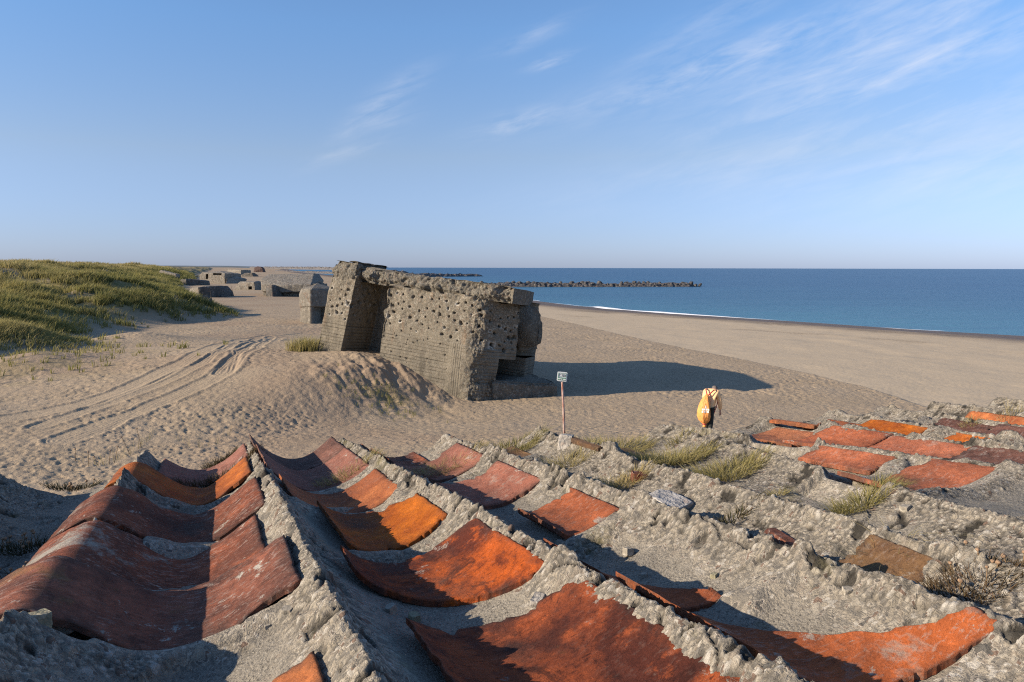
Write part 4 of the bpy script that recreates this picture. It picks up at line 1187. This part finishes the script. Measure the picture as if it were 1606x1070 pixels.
roof_tuft(185, 724, 40, .06, .042, 'sparse dry stalks standing along the roof edge', (.7, 1.0), (.2, .6), .0008, .25, (2.0, .5), 'dry_plant', 'plant', 7, 26)
roof_tuft(330, 702, 30, .05, .035, 'thin reddish stalks at the roof edge behind the far pink tile', (.8, 1.0), (.3, .8), .0008, .3, (2.4, .5), 'dry_plant', 'plant', 0, 27)
roof_tuft(552, 747, 420, .040, .027, 'brown green tuft below the dusty pink tile', (.35, .9), (.1, .6), .0012, .9, (1.9, .6), seed=28)
roof_tuft(700, 741, 560, .045, .030, 'dry curling grass tuft between two pink tiles', (.45, .85), (.2, .8), .0010, 1.1, (2.0, .7), seed=29, curl=.9)
roof_tuft(800, 711, 620, .052, .028, 'dark green mat of grass before the ochre tile', (.15, .6), (.1, .5), .0012, 1.0, (2.0, .8), seed=30)
roof_tuft(895, 727, 380, .045, .026, 'low pale grass around the white angular stone', (.4, .8), (.4, .9), .0010, 1.0, (2.2, .8), seed=31)
roof_tuft(965, 710, 700, .045, .032, 'tall yellow green grass tuft by the white angular stone', (.25, .8), (.4, 1.0), .0010, 1.0, (2.5, 1.1), seed=32)
roof_tuft(1055, 725, 1000, .045, .034, 'thick green grass tuft in the middle of the grassy trough', (.15, .75), (.4, 1.0), .0010, 1.0, (2.5, 1.1), seed=33)
roof_tuft(1145, 746, 760, .040, .031, 'green grass tuft at the end of the grassy trough', (.15, .7), (.4, 1.0), .0010, 1.0, (2.5, 1.1), seed=34)
roof_tuft(975, 764, 380, .042, .026, 'brown flattened grass before the small red tile fragment', (.55, .9), (.2, .7), .0011, 1.0, (1.8, .6), seed=35)
roof_tuft(1072, 688, 130, .030, .024, 'small dark tuft on the roof edge near the walker', (.3, .7), (.1, .4), .0011, .8, (1.8, .6), seed=36)
roof_tuft(1360, 790, 560, .042, .026, 'bright green low tuft among bare mortar', (.1, .5), (.6, 1.0), .0010, 1.0, (2.0, .6), seed=37)
roof_tuft(1385, 872, 34, .04, .04, 'few long curling stems over the lichened tile', (.5, .9), (.1, .5), .0008, 1.5, (1.6, .8), seed=38, curl=1.2)
roof_tuft(1548, 905, 900, .060, .020, 'dark brown thrift cushion with dead flowers in a deep crack', (.5, .95), (.0, .3), .0011, .8, (2.0, .7), 'thrift_plant', 'plant', 10, 39)
roof_tuft(1150, 818, 240, .032, .016, 'mossy dark green smear in a mortar crack', (.1, .6), (.1, .4), .0011, .9, (2.2, .5), 'moss_clump', 'plant', 0, 40)
roof_tuft(1528, 664, 160, .03, .020, 'grey green tuft beside the far orange tile', (.3, .6), (.2, .6), .0012, .7, (1.5, .7), seed=41)
roof_tuft(1585, 652, 60, .035, .05, 'thin dry stems on the far roof edge', (.6, .9), (.3, .8), .0009, .5, (1.6, .6), 'dry_plant', 'plant', 0, 42)
roof_tuft(1220, 778, 60, .016, .014, 'tiny pale tuft in a seam of the mortar', (.3, .7), (.4, .8), .0010, .8, (1.5, .6), seed=43)

# ------------------------------------------------------------------ dune grass
def tufts_mesh(name, px, py, pz, sc, nbl, rng, hue0, dry0, wid):
    """many tufts at once, vectorised"""
    n = len(px); M = n * nbl
    X = np.repeat(px, nbl); Y = np.repeat(py, nbl); Z = np.repeat(pz, nbl); S = np.repeat(sc, nbl); W = np.repeat(wid, nbl)
    a = rng.uniform(0, 2 * np.pi, M); r = S * .45 * np.sqrt(rng.rand(M))
    X = X + r * np.cos(a); Y = Y + r * np.sin(a)
    h = S * rng.uniform(.5, 1.15, M); la = a + rng.uniform(-1, 1, M); ln = rng.uniform(.1, .65, M)
    dx = np.cos(la) * ln + .16; dy = np.sin(la) * ln + .05
    fa = rng.uniform(0, np.pi, M); wx = np.cos(fa) * W; wy = np.sin(fa) * W
    V = np.zeros((M, 5, 3))
    m = .5
    V[:, 0] = np.stack([X - wx, Y - wy, Z - .05], -1); V[:, 1] = np.stack([X + wx, Y + wy, Z - .05], -1)
    mx = X + dx * h * .45; my = Y + dy * h * .45; mz = Z + h * .6
    V[:, 2] = np.stack([mx - wx * .7, my - wy * .7, mz], -1); V[:, 3] = np.stack([mx + wx * .7, my + wy * .7, mz], -1)
    V[:, 4] = np.stack([X + dx * h * 1.25, Y + dy * h * 1.25, Z + h * .95], -1)
    b = np.arange(M) * 5
    Q = np.stack([b, b + 1, b + 3, b + 2], -1); T = np.stack([b + 2, b + 3, b + 4], -1)
    hue = np.clip(np.repeat(hue0, nbl) + rng.uniform(-.2, .2, M), 0, 1); dry = np.clip(np.repeat(dry0, nbl) + rng.uniform(-.25, .25, M), 0, 1)
    return mesh_np(name, V.reshape(-1, 3), [Q, T], True, {'tip': np.tile([0, 0, .55, .55, 1.], M), 'hue': np.repeat(hue, 5), 'dry': np.repeat(dry, 5)})

def build_dune_grass():
    rng = np.random.RandomState(5)
    N = 420000
    th = np.radians(rng.uniform(-39, -10, N)); R = 24 * (420 / 24) ** rng.rand(N)
    x = R * np.sin(th); y = R * np.cos(th)
    dd = seg_dist(x, y, DUNE)
    cl = fbm(x / 4.5, y / 4.5, 3, 301); fine = fbm(x / 1.4, y / 1.4, 2, 302)
    dens = sstep(dd, .5, 5) * (.06 + .94 * sstep(cl + .7 * fine + .30 * sstep(dd, 4, 16), -.15, .28))
    dens = dens * (1 - .9 * np.exp(-((x + 52) ** 2 / 60 + (y - 112) ** 2 / 260)))
    dens = np.maximum(dens, .9 * np.exp(-((x + 29) ** 2 + (y - 43.5) ** 2) / 8.0))
    dens = np.maximum(dens, .03 * np.exp(-((x + 24.5) ** 2 / 22 + (y - 37) ** 2 / 26)))
    keep = rng.rand(N) < dens * .62
    x, y, R, dd, cl = x[keep], y[keep], R[keep], dd[keep], cl[keep]
    z = base_h(x, y)
    big = fbm(x / 11, y / 11, 3, 305)
    sc = rng.uniform(.32, .62, len(x)) * (1 + R / 260) * (.55 + .45 * sstep(dd, 0, 4))
    hue = np.clip(.5 + .6 * big + .25 * fbm(x / 3, y / 3, 2, 306), 0, 1)
    up = sstep(dd, 9, 26)
    dry = np.clip(.12 + .44 * up + .5 * fbm(x / 8, y / 8, 3, 307) * (.4 + .6 * up) + .25 * np.exp(-((x + 29) ** 2 + (y - 43.5) ** 2) / 12), 0, 1)
    wid = .009 + R * .00024
    me = tufts_mesh('dune_grass', x, y, z, sc, 7, rng, hue, dry, wid)
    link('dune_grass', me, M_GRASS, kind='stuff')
    # thin seedlings on the drift in front of the bunker
    n = 110
    i = rng.normal(1.8, 1.3, n); j = rng.normal(-3.3, .8, n)
    x = C0[0] + T_[0] * i + J_[0] * j; y = C0[1] + T_[1] * i + J_[1] * j
    me = tufts_mesh('sparse_grass', x, y, base_h(x, y), rng.uniform(.10, .22, n), 5, rng, np.full(n, .25), np.full(n, .1), np.full(n, .007))
    link('sparse_grass', me, M_GRASS, kind='stuff')
build_dune_grass()

def sand_tuft(px, py, r, h, n, label, hue, dry, seed):
    rng = np.random.RandomState(seed)
    p = at_ground(px, py)
    a = rng.uniform(0, 6.28, n); q = r * np.sqrt(rng.rand(n))
    x = p.x + q * np.cos(a) * 1.2; y = p.y + q * np.sin(a) * .8
    z = base_h(x, y)
    me = tufts_mesh('grass_tuft', x, y, z, np.full(n, h) * rng.uniform(.6, 1.1, n), 9, rng, np.full(n, hue), np.full(n, dry), np.full(n, .011))
    me.transform(Matrix.Translation(-p))
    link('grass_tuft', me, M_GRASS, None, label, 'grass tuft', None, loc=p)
sand_tuft(480, 549, .62, .72, 90, 'bushy yellow green grass tuft at the corner of the big tilted bunker', .75, .35, 51)
# ------------------------------------------------------------------ beach number sign
def build_sign():
    Y = 20.0
    topc = at_y(881.5, 590.5, Y)
    gx = at_y(884, 672, Y).x
    gz = float(base_h(np.array([topc.x]), np.array([Y]))[0])
    root = empty('beach_number_sign', Vector((gx + .03, Y, gz)), 'small white and green beach number sign on a thin rusty post in the sand', 'sign')
    M_POST = material('rusty_post', lambda t, P, b: {'Base Color': t.mix(t.range(t.noise(t.map(P, (6, 6, 1.5)), 2.0, 5, .7), .42, .6), (.23, .085, .05), (.42, .33, .29))}, .75, .3)
    bm = bmesh.new()
    tube_bm(bm, [(gx + .04, Y, gz - .4), (gx, Y, (gz + topc.z) / 2), (topc.x - .01, Y, topc.z + .10)], [.034, .032, .030], 12)
    link('post', bm_mesh('post', bm, True), M_POST, root)
    w, h, r = .265, .25, .035
    tilt = Matrix.Translation(topc + Vector((0, -.045, 0))) @ Matrix.Rotation(math.radians(5), 4, 'Y') @ Matrix.Rotation(math.radians(4), 4, 'Z')
    def plate(name, x0, x1, z0, z1, rad, y0, y1, mat, par):
        bm = bmesh.new(); pts = []
        for (cx, cz, a0) in ((x1 - rad, z1 - rad, 0), (x0 + rad, z1 - rad, 90), (x0 + rad, z0 + rad, 180), (x1 - rad, z0 + rad, 270)):
            for q in range(7):
                a = math.radians(a0 + q * 15); pts.append((cx + rad * math.cos(a), cz + rad * math.sin(a)))
        f = [bm.verts.new((p[0], y0, p[1])) for p in pts]; k = [bm.verts.new((p[0], y1, p[1])) for p in pts]
        bm.faces.new(f); bm.faces.new(k[::-1])
        for q in range(len(pts)): bm.faces.new((f[q], k[q], k[(q + 1) % len(pts)], f[(q + 1) % len(pts)]))
        bmesh.ops.recalc_face_normals(bm, faces=bm.faces)
        bm.transform(tilt)
        return link(name, bm_mesh(name, bm), mat, par)
    white = plain('sign_white', (.72, .74, .72), .45, .05, 20); green = plain('sign_green', (.015, .19, .10), .5, .1, 20); dk = plain('sign_black', (.03, .045, .04), .6, .1, 20)
    pl = plate('sign_plate', -w / 2, w / 2, -h / 2, h / 2, r, 0, .012, white, root)
    # thin green outline, green lower band with white lettering strokes
    def bar(name, x0, x1, z0, z1, y, mat): return plate(name, x0, x1, z0, z1, min(.003, (x1 - x0) / 3, (z1 - z0) / 3), y - .003, y + .003, mat, pl)
    for o_, a in zip(('outline',) * 3, ((-.105, .105, .088, .094), (-.105, -.099, -.02, .088), (.099, .105, -.02, .088))): bar('outline', *a, -.004, green)
    bar('green_band', -.105, .105, -.095, -.024, -.004, green)
    for a in ((-.098, -.035, -.076, -.040), (-.018, .012, -.080, -.046), (.035, .098, -.082, -.048)): bar('lettering', *a, -.009, white)
    cu = bpy.data.curves.new('sign_number', 'FONT'); cu.body = 'C 321'; cu.size = .088; cu.align_x = 'CENTER'; cu.extrude = .002
    to = bpy.data.objects.new('sign_number', cu); COL.objects.link(to)
    bpy.context.view_layer.update()
    me = bpy.data.meshes.new_from_object(to.evaluated_get(bpy.context.evaluated_depsgraph_get()))
    bpy.data.objects.remove(to, do_unlink=True)
    me.transform(tilt @ Matrix.Translation((0, -.006, .006)) @ Matrix.Rotation(math.radians(90), 4, 'X'))
    me.materials.clear()
    link('sign_number', me, dk, pl)
build_sign()

# ------------------------------------------------------------------ walker with the orange sack
def skin_mesh(name, verts, edges, radii, levels=2, root_i=0):
    me = bpy.data.meshes.new(name); me.from_pydata([tuple(v) for v in verts], edges, [])
    o = bpy.data.objects.new(name, me); COL.objects.link(o)
    o.modifiers.new('skin', 'SKIN'); sv = me.skin_vertices[0].data
    for q, r in enumerate(radii):
        sv[q].radius = (r, r) if not isinstance(r, tuple) else r
        sv[q].use_root = (q == root_i)
    sb = o.modifiers.new('sub', 'SUBSURF'); sb.levels = levels; sb.render_levels = levels
    bpy.context.view_layer.update()
    out = bpy.data.meshes.new_from_object(o.evaluated_get(bpy.context.evaluated_depsgraph_get()))
    bpy.data.objects.remove(o, do_unlink=True)
    out.name = name
    out.polygons.foreach_set('use_smooth', np.ones(len(out.polygons), bool))
    return out

def build_person():
    Y = 22.0
    cx = at_y(1110, 640, Y).x
    gz = float(base_h(np.array([cx]), np.array([Y]))[0])
    loc = Vector((cx, Y, gz))
    root = empty('person', loc, 'person in a pale orange jacket and dark trousers walking off bowed under an orange sack', 'person')
    R = Matrix.Rotation(math.radians(-36), 4, 'Z')           # local +Y is the walking direction
    skin = plain('skin', (.46, .28, .20), .6, .1, 20); jack = plain('pale_orange_jacket', (.82, .50, .25), .8, .12, 14)
    trou = plain('dark_trousers', (.022, .024, .022), .85, .3, 14); capm = plain('grey_cap', (.13, .11, .10), .9, .2, 30)
    red = plain('red_cloth', (.38, .035, .05), .7, .2, 20); shoe = plain('dark_shoe', (.03, .028, .026), .6, .2, 20)
    def L(me): me.transform(R); return me
    # skeleton: bowed back, head hanging forward, one leg ahead
    pelvis = (0, 0, .90); waist = (0, .06, 1.04); chest = (0, .20, 1.24); neckb = (0, .34, 1.41); head0 = (0, .44, 1.43); head1 = (0, .56, 1.40)
    shR = (.19, .27, 1.39); elR = (.27, .27, 1.10); wrR = (.25, .33, .86); hR = (.25, .35, .79)
    shL = (-.19, .29, 1.39); elL = (-.27, .40, 1.13); wrL = (-.20, .62, 1.00); hL = (-.18, .68, .97)
    hipR = (.10, 0, .88); knR = (.11, -.02, .48); anR = (.11, -.20, .10); toR = (.11, -.06, .04)
    hipL = (-.10, 0, .88); knL = (-.10, .20, .50); anL = (-.10, .17, .09); toL = (-.10, .33, .04)
    V = [pelvis, waist, chest, neckb, head0, head1, shR, elR, wrR, hR, shL, elL, wrL, hL, hipR, knR, anR, toR, hipL, knL, anL, toL]
    E = [(0, 1), (1, 2), (2, 3), (3, 4), (4, 5), (2, 6), (6, 7), (7, 8), (8, 9), (2, 10), (10, 11), (11, 12), (12, 13), (0, 14), (14, 15), (15, 16), (16, 17), (0, 18), (18, 19), (19, 20), (20, 21)]
    rad = [.13, .125, .13, .06, .075, .085, .06, .042, .028, .033, .06, .042, .028, .033, .08, .055, .038, .03, .08, .055, .038, .03]
    # fingers and thumbs on both hands
    for (hidx, h, cur) in ((9, hR, -1), (13, hL, -1)):
        for q, (off, ln) in enumerate(((-.026, .062), (-.009, .072), (.009, .068), (.026, .054))):
            b = len(V)
            V += [(h[0] + off * .5, h[1] + off * .8, h[2] - .025), (h[0] + off * .6, h[1] + off + .012, h[2] - .025 - ln * .5), (h[0] + off * .6 - .01, h[1] + off + .006, h[2] - .025 - ln)]
            E += [(hidx, b), (b, b + 1), (b + 1, b + 2)]; rad += [.0095, .0085, .0075]
        b = len(V)
        V += [(h[0] - .02, h[1] + .035, h[2] + .005), (h[0] - .025, h[1] + .052, h[2] - .03)]
        E += [(hidx, b), (b, b + 1)]; rad += [.011, .009]
    body = L(skin_mesh('body', V, E, rad, 2))
    bo = link('body', body, skin, root, loc=Vector((0, 0, 0)))
    # jacket with sleeves
    JV = [(0, .0, .86), waist, chest, (0, .31, 1.37), shR, elR, (.252, .325, .88), shL, elL, (-.205, .60, 1.01)]
    JE = [(0, 1), (1, 2), (2, 3), (2, 4), (4, 5), (5, 6), (2, 7), (7, 8), (8, 9)]
    link('jacket', L(skin_mesh('jacket', JV, JE, [(.19, .15), (.17, .15), (.18, .16), (.12, .10), .095, .072, .056, .095, .07, .055], 2, 1)), jack, root, loc=Vector((0, 0, 0)))
    TV = [(0, 0, .93), hipR, knR, (.11, -.17, .13), hipL, knL, (-.10, .17, .12)]
    link('trousers', L(skin_mesh('trousers', TV, [(0, 1), (1, 2), (2, 3), (0, 4), (4, 5), (5, 6)], [(.15, .13), .105, .075, .062, .105, .075, .062], 2)), trou, root, loc=Vector((0, 0, 0)))
    for (a, t) in ((anR, toR), (anL, toL)):
        link('shoe', L(skin_mesh('shoe', [(a[0], a[1] - .05, .045), (a[0], a[1] + .06, .05), (t[0], t[1] + .04, .035)], [(0, 1), (1, 2)], [.045, .05, .035], 2)), shoe, root, loc=Vector((0, 0, 0)))
    # cap over the bowed head, scarf tail
    link('cap', L(skin_mesh('cap', [(0, .43, 1.47), (0, .52, 1.475), (0, .62, 1.43)], [(0, 1), (1, 2)], [.085, .092, .05], 2)), capm, root, loc=Vector((0, 0, 0)))
    link('scarf', L(skin_mesh('scarf', [(.09, .36, 1.44), (.13, .45, 1.32), (.12, .50, 1.16)], [(0, 1), (1, 2)], [.05, .045, .03], 2)), red, root, loc=Vector((0, 0, 0)))
    # ears, nose and eyes on the bowed face
    for sx in (-1, 1):
        link('ear', L(skin_mesh('ear', [(sx * .085, .50, 1.41), (sx * .095, .49, 1.375)], [(0, 1)], [.016, .013], 1)), skin, bo, loc=Vector((0, 0, 0)))
    link('nose', L(skin_mesh('nose', [(0, .635, 1.385), (0, .65, 1.35)], [(0, 1)], [.012, .017], 1)), skin, bo, loc=Vector((0, 0, 0)))
    # the sack: hangs from the shoulders down the back, drawn together at both ends
    sackm = material('orange_sack_cloth', lambda t, P, b: {'Base Color': t.mix(t.range(t.noise(P, 9, 4), .35, .7), (.70, .27, .065), (.83, .38, .12)), 'Normal': t.bump(t.noise(t.map(P, (7, 7, 2)), 2.0, 4), .9, .05)}, .6, .3)
    sc_top = Vector((.0, .02, 1.36)); 
    prof = [(1.36, .03, .00), (1.28, .09, -.07), (1.16, .15, -.13), (1.02, .20, -.17), (.88, .225, -.19), (.74, .22, -.19), (.62, .18, -.17), (.54, .11, -.15), (.50, .045, -.14), (.45, .055, -.14), (.415, .06, -.14)]
    bm = bmesh.new(); rings = []
    n = 28
    for (z, r, yy) in prof:
        ring = []
        for q in range(n):
            a = 2 * math.pi * q / n
            fold = 1 + .10 * math.sin(5 * a + z * 4) + .05 * math.sin(9 * a - z * 7)
            if z > .5 and z < .6 or z > 1.2: fold += .10 * math.sin(7 * a)
            ring.append(bm.verts.new((-.03 + r * .84 * math.cos(a) * fold, yy + r * .70 * math.sin(a) * fold, z)))
        rings.append(ring)
    for r0, r1 in zip(rings[:-1], rings[1:]):
        for q in range(n): bm.faces.new((r0[q], r1[q], r1[(q + 1) % n], r0[(q + 1) % n]))
    bm.faces.new(rings[0]); bm.faces.new(rings[-1][::-1])
    bmesh.ops.recalc_face_normals(bm, faces=bm.faces)
    bm.transform(R)
    me = bm_mesh('sack', bm, True)
    sk = empty('sack', loc, 'big orange drawstring sack with white print carried on the walker back', 'bag')
    so = link('sack_cloth', me, sackm, sk, loc=Vector((0, 0, 0)))
    for sx in (-1, 1):
        bm = bmesh.new()
        tube_bm(bm, [R @ Vector(p) for p in ((sx * .02, -.02, 1.33), (sx * .12, .12, 1.47), (sx * .15, .30, 1.46), (sx * .15, .40, 1.30), (sx * .17, .30, 1.05), (sx * .17, .06, .80))], [.018, .016, .016, .016, .014, .012], 6)
        link('strap', bm_mesh('strap', bm, True), red, sk, loc=Vector((0, 0, 0)))
    bm = bmesh.new(); tube_bm(bm, [R @ Vector(p) for p in ((-.03, -.14, .505), (-.03, -.14, .485))], [.062, .062], 14)
    link('drawcord', bm_mesh('drawcord', bm, True), red, sk, loc=Vector((0, 0, 0)))
    # white print on the side turned to the viewer: an emblem over two rows of small strokes
    wm = plain('white_print', (.78, .74, .70), .7, .05, 20)
    def on_sack(a, z, out=.012):
        zs = [p[0] for p in prof][::-1]; rs = [p[1] for p in prof][::-1]; ys = [p[2] for p in prof][::-1]
        r = float(np.interp(z, zs, rs)) + out; yy = float(np.interp(z, zs, ys))
        fold = 1 + .10 * math.sin(5 * a + z * 4) + .05 * math.sin(9 * a - z * 7)
        return R @ Vector((-.03 + r * .84 * math.cos(a) * fold, yy + r * .70 * math.sin(a) * fold, z))
    bm = bmesh.new()
    def patch(a0, a1, z0, z1):
        m = 4
        f = [[bm.verts.new(on_sack(a0 + (a1 - a0) * q / m, z)) for q in range(m + 1)] for z in (z0, z1)]
        for q in range(m): bm.faces.new((f[0][q], f[0][q + 1], f[1][q + 1], f[1][q]))
    a_c = math.radians(-60)
    for row, (z, cnt) in enumerate(((.93, 5), (.865, 4))):
        for q in range(cnt):
            a0 = a_c - .55 + 1.1 * q / cnt
            patch(a0, a0 + .17, z, z + .05)
    for q in range(6):
        hw = .16 * (1 - q / 6)
        patch(a_c - hw, a_c + hw, .99 + q * .015, 1.002 + q * .015)
    ex = bmesh.ops.extrude_face_region(bm, geom=list(bm.faces))
    for v in [g for g in ex['geom'] if isinstance(g, bmesh.types.BMVert)]: v.co *= .999
    bmesh.ops.recalc_face_normals(bm, faces=bm.faces)
    link('print', bm_mesh('print', bm), wm, so, loc=Vector((0, 0, 0)))
    # thin dark stick with a red grip in the hand reaching ahead
    st = empty('litter_stick', loc, 'thin dark stick with a red grip in the walker hand', 'stick')
    bm = bmesh.new(); tube_bm(bm, [R @ Vector(p) for p in ((-.19, .60, .95), (-.12, 1.05, .80))], [.012, .010], 8)
    link('shaft', bm_mesh('shaft', bm, True), shoe, st, loc=Vector((0, 0, 0)))
    bm = bmesh.new(); tube_bm(bm, [R @ Vector(p) for p in ((-.20, .55, .965), (-.185, .64, .937), (-.17, .72, .91))], [.03, .035, .028], 10)
    link('grip', bm_mesh('grip', bm, True), red, st, loc=Vector((0, 0, 0)))
build_person()

# ------------------------------------------------------------------ light, sky, camera
SUN_EL, SUN_AZ = math.radians(20.4), math.atan2(-.955, -.30)   # azimuth of the sun measured from +Y towards +X
sd = Vector((math.sin(SUN_AZ) * math.cos(SUN_EL), math.cos(SUN_AZ) * math.cos(SUN_EL), math.sin(SUN_EL)))
sun = bpy.data.lights.new('sun', 'SUN'); sun.energy = 5.0; sun.angle = math.radians(.5); sun.color = (1.0, .85, .665)
so = bpy.data.objects.new('sun', sun); COL.objects.link(so); so.rotation_euler = sd.to_track_quat('Z', 'Y').to_euler(); so.location = (-30, -10, 30)

w = bpy.data.worlds.new('World'); scene.world = w; w.use_nodes = True
t = NT(w.node_tree); w.node_tree.nodes.clear()
out = t.n('ShaderNodeOutputWorld')
sky = t.n('ShaderNodeTexSky', sky_type='NISHITA', sun_disc=False, sun_elevation=SUN_EL, sun_rotation=SUN_AZ, altitude=0, air_density=1.0, dust_density=.25, ozone_density=5.0)
gen = t.n('ShaderNodeTexCoord').outputs['Generated']
sx = t.n('ShaderNodeSeparateXYZ', {0: gen})
az = t.math('ARCTAN2', sx.outputs[0], sx.outputs[1]); el = t.math('ARCSINE', sx.outputs[2])
cv = t.n('ShaderNodeCombineXYZ', {0: az, 1: el, 2: 0.0}).outputs[0]
# cirrus: fine fibres drawn out along a slanting wind, only where broad patches allow them
def streaks(rot, sc, seed):
    m = t.map(cv, sc, (seed, seed * .7, 0), (0, 0, 0))
    r = t.n('ShaderNodeVectorRotate', {'Vector': cv, 'Angle': rot}, rotation_type='Z_AXIS').outputs[0]
    return t.noise(t.map(r, sc, (seed, seed * .7, 0)), 1.0, 9, .62, .5)
f1 = streaks(math.radians(-14), (5, 26, 1), 3.1); f2 = streaks(math.radians(-18), (14, 60, 1), 7.7)
fib = t.math('ADD', t.math('MULTIPLY', f1, .6), t.math('MULTIPLY', f2, .4))
def blob(px, py, sa, se, rot):
    r = ray(px, py); a0 = math.atan2(r[0], r[1]); e0 = math.atan2(r[2], math.hypot(r[0], r[1]))
    dx = t.math('SUBTRACT', az, a0); dy = t.math('SUBTRACT', el, e0)
    c, s = math.cos(rot), math.sin(rot)
    p = t.math('ADD', t.math('MULTIPLY', dx, c / sa), t.math('MULTIPLY', dy, s / sa)); q = t.math('SUBTRACT', t.math('MULTIPLY', dy, c / se), t.math('MULTIPLY', dx, s / se))
    d2 = t.math('ADD', t.math('MULTIPLY', p, p), t.math('MULTIPLY', q, q))
    return t.math('EXPONENT', t.math('MULTIPLY', d2, -1.0), 0.0)
mask = None
for (px, py, sa, se, rot, amp) in ((1160, 92, .19, .022, math.radians(15), 1.0), (1420, 50, .20, .03, math.radians(16), .9), (1430, 105, .22, .022, math.radians(14), .95), (815, 192, .055, .012, math.radians(14), .95), (600, 165, .06, .016, math.radians(38), .7),
                                  (1380, 205, .30, .03, math.radians(10), .55), (1560, 240, .25, .05, math.radians(6), .5), (870, 96, .03, .007, math.radians(12), .9), (1120, 35, .12, .02, math.radians(25), .45), (545, 238, .05, .008, math.radians(20), .5), (830, 62, .05, .010, math.radians(20), .45), (1560, 30, .2, .05, math.radians(15), .5)):
    b = t.math('MULTIPLY', blob(px, py, sa, se, rot), amp)
    mask = b if mask is None else t.math('MAXIMUM', mask, b)
cl = t.math('MULTIPLY', mask, t.range(fib, .42, .70), clamp=True)
hi = t.range(el, .0, .05)
small = None
for (px, py, sa, se, rot, amp) in ((820, 190, .048, .011, math.radians(13), 1.0), (862, 97, .022, .007, math.radians(14), 1.0), (605, 155, .045, .012, math.radians(40), .75), (840, 52, .05, .008, math.radians(20), .5), (600, 190, .04, .010, math.radians(12), .45), (535, 240, .04, .007, math.radians(20), .45)):
    b = t.math('MULTIPLY', blob(px, py, sa, se, rot), amp)
    small = b if small is None else t.math('MAXIMUM', small, b)
cl = t.math('MAXIMUM', cl, t.math('MULTIPLY', small, t.range(f2, .36, .68, 0, .6)))
cl = t.math('MULTIPLY', cl, .62)
hsv = t.n('ShaderNodeHueSaturation', {'Saturation': .94, 'Value': 1.0, 'Color': sky.outputs[0]})
ramp = t.n('ShaderNodeValToRGB', {0: t.range(el, 0.0, .5)})
cr = ramp.color_ramp
cr.elements[0].position = 0.0; cr.elements[0].color = (.56, .64, 1.03, 1)
cr.elements[1].position = .58; cr.elements[1].color = (.90, .99, 1.06, 1)
e = cr.elements.new(.28); e.color = (.96, .82, .83, 1)
tinted = t.mix(1.0, hsv.outputs[0], ramp.outputs[0], 'MULTIPLY')
colr = t.mix(cl, tinted, (5.2, 5.2, 5.5))
bg = t.n('ShaderNodeBackground', {'Color': colr, 'Strength': .11})
w.node_tree.links.new(bg.outputs[0], out.inputs[0])

cam = bpy.data.cameras.new('camera'); co = bpy.data.objects.new('camera', cam); COL.objects.link(co); scene.camera = co
cam.sensor_width = 36; cam.lens = 36 * F / 1606; cam.clip_start = .02; cam.clip_end = 60000
co.location = (0, 0, CAM_Z); co.rotation_mode = 'QUATERNION'
co.rotation_quaternion = (Matrix.Rotation(math.pi / 2 - PITCH, 4, 'X') @ Matrix.Rotation(ROLL, 4, 'Z')).to_quaternion()
scene.view_settings.view_transform = 'Standard'; scene.view_settings.look = 'None'; scene.view_settings.exposure = .72; scene.view_settings.gamma = 1
scene.render.resolution_x, scene.render.resolution_y = 1024, 682
scene.cycles.max_bounces = 6
scene.cycles.use_denoising = False
scene.cycles.pixel_filter_type = 'BLACKMAN_HARRIS'; scene.cycles.filter_width = 1.15
scene.cycles.sample_clamp_indirect = 4.0
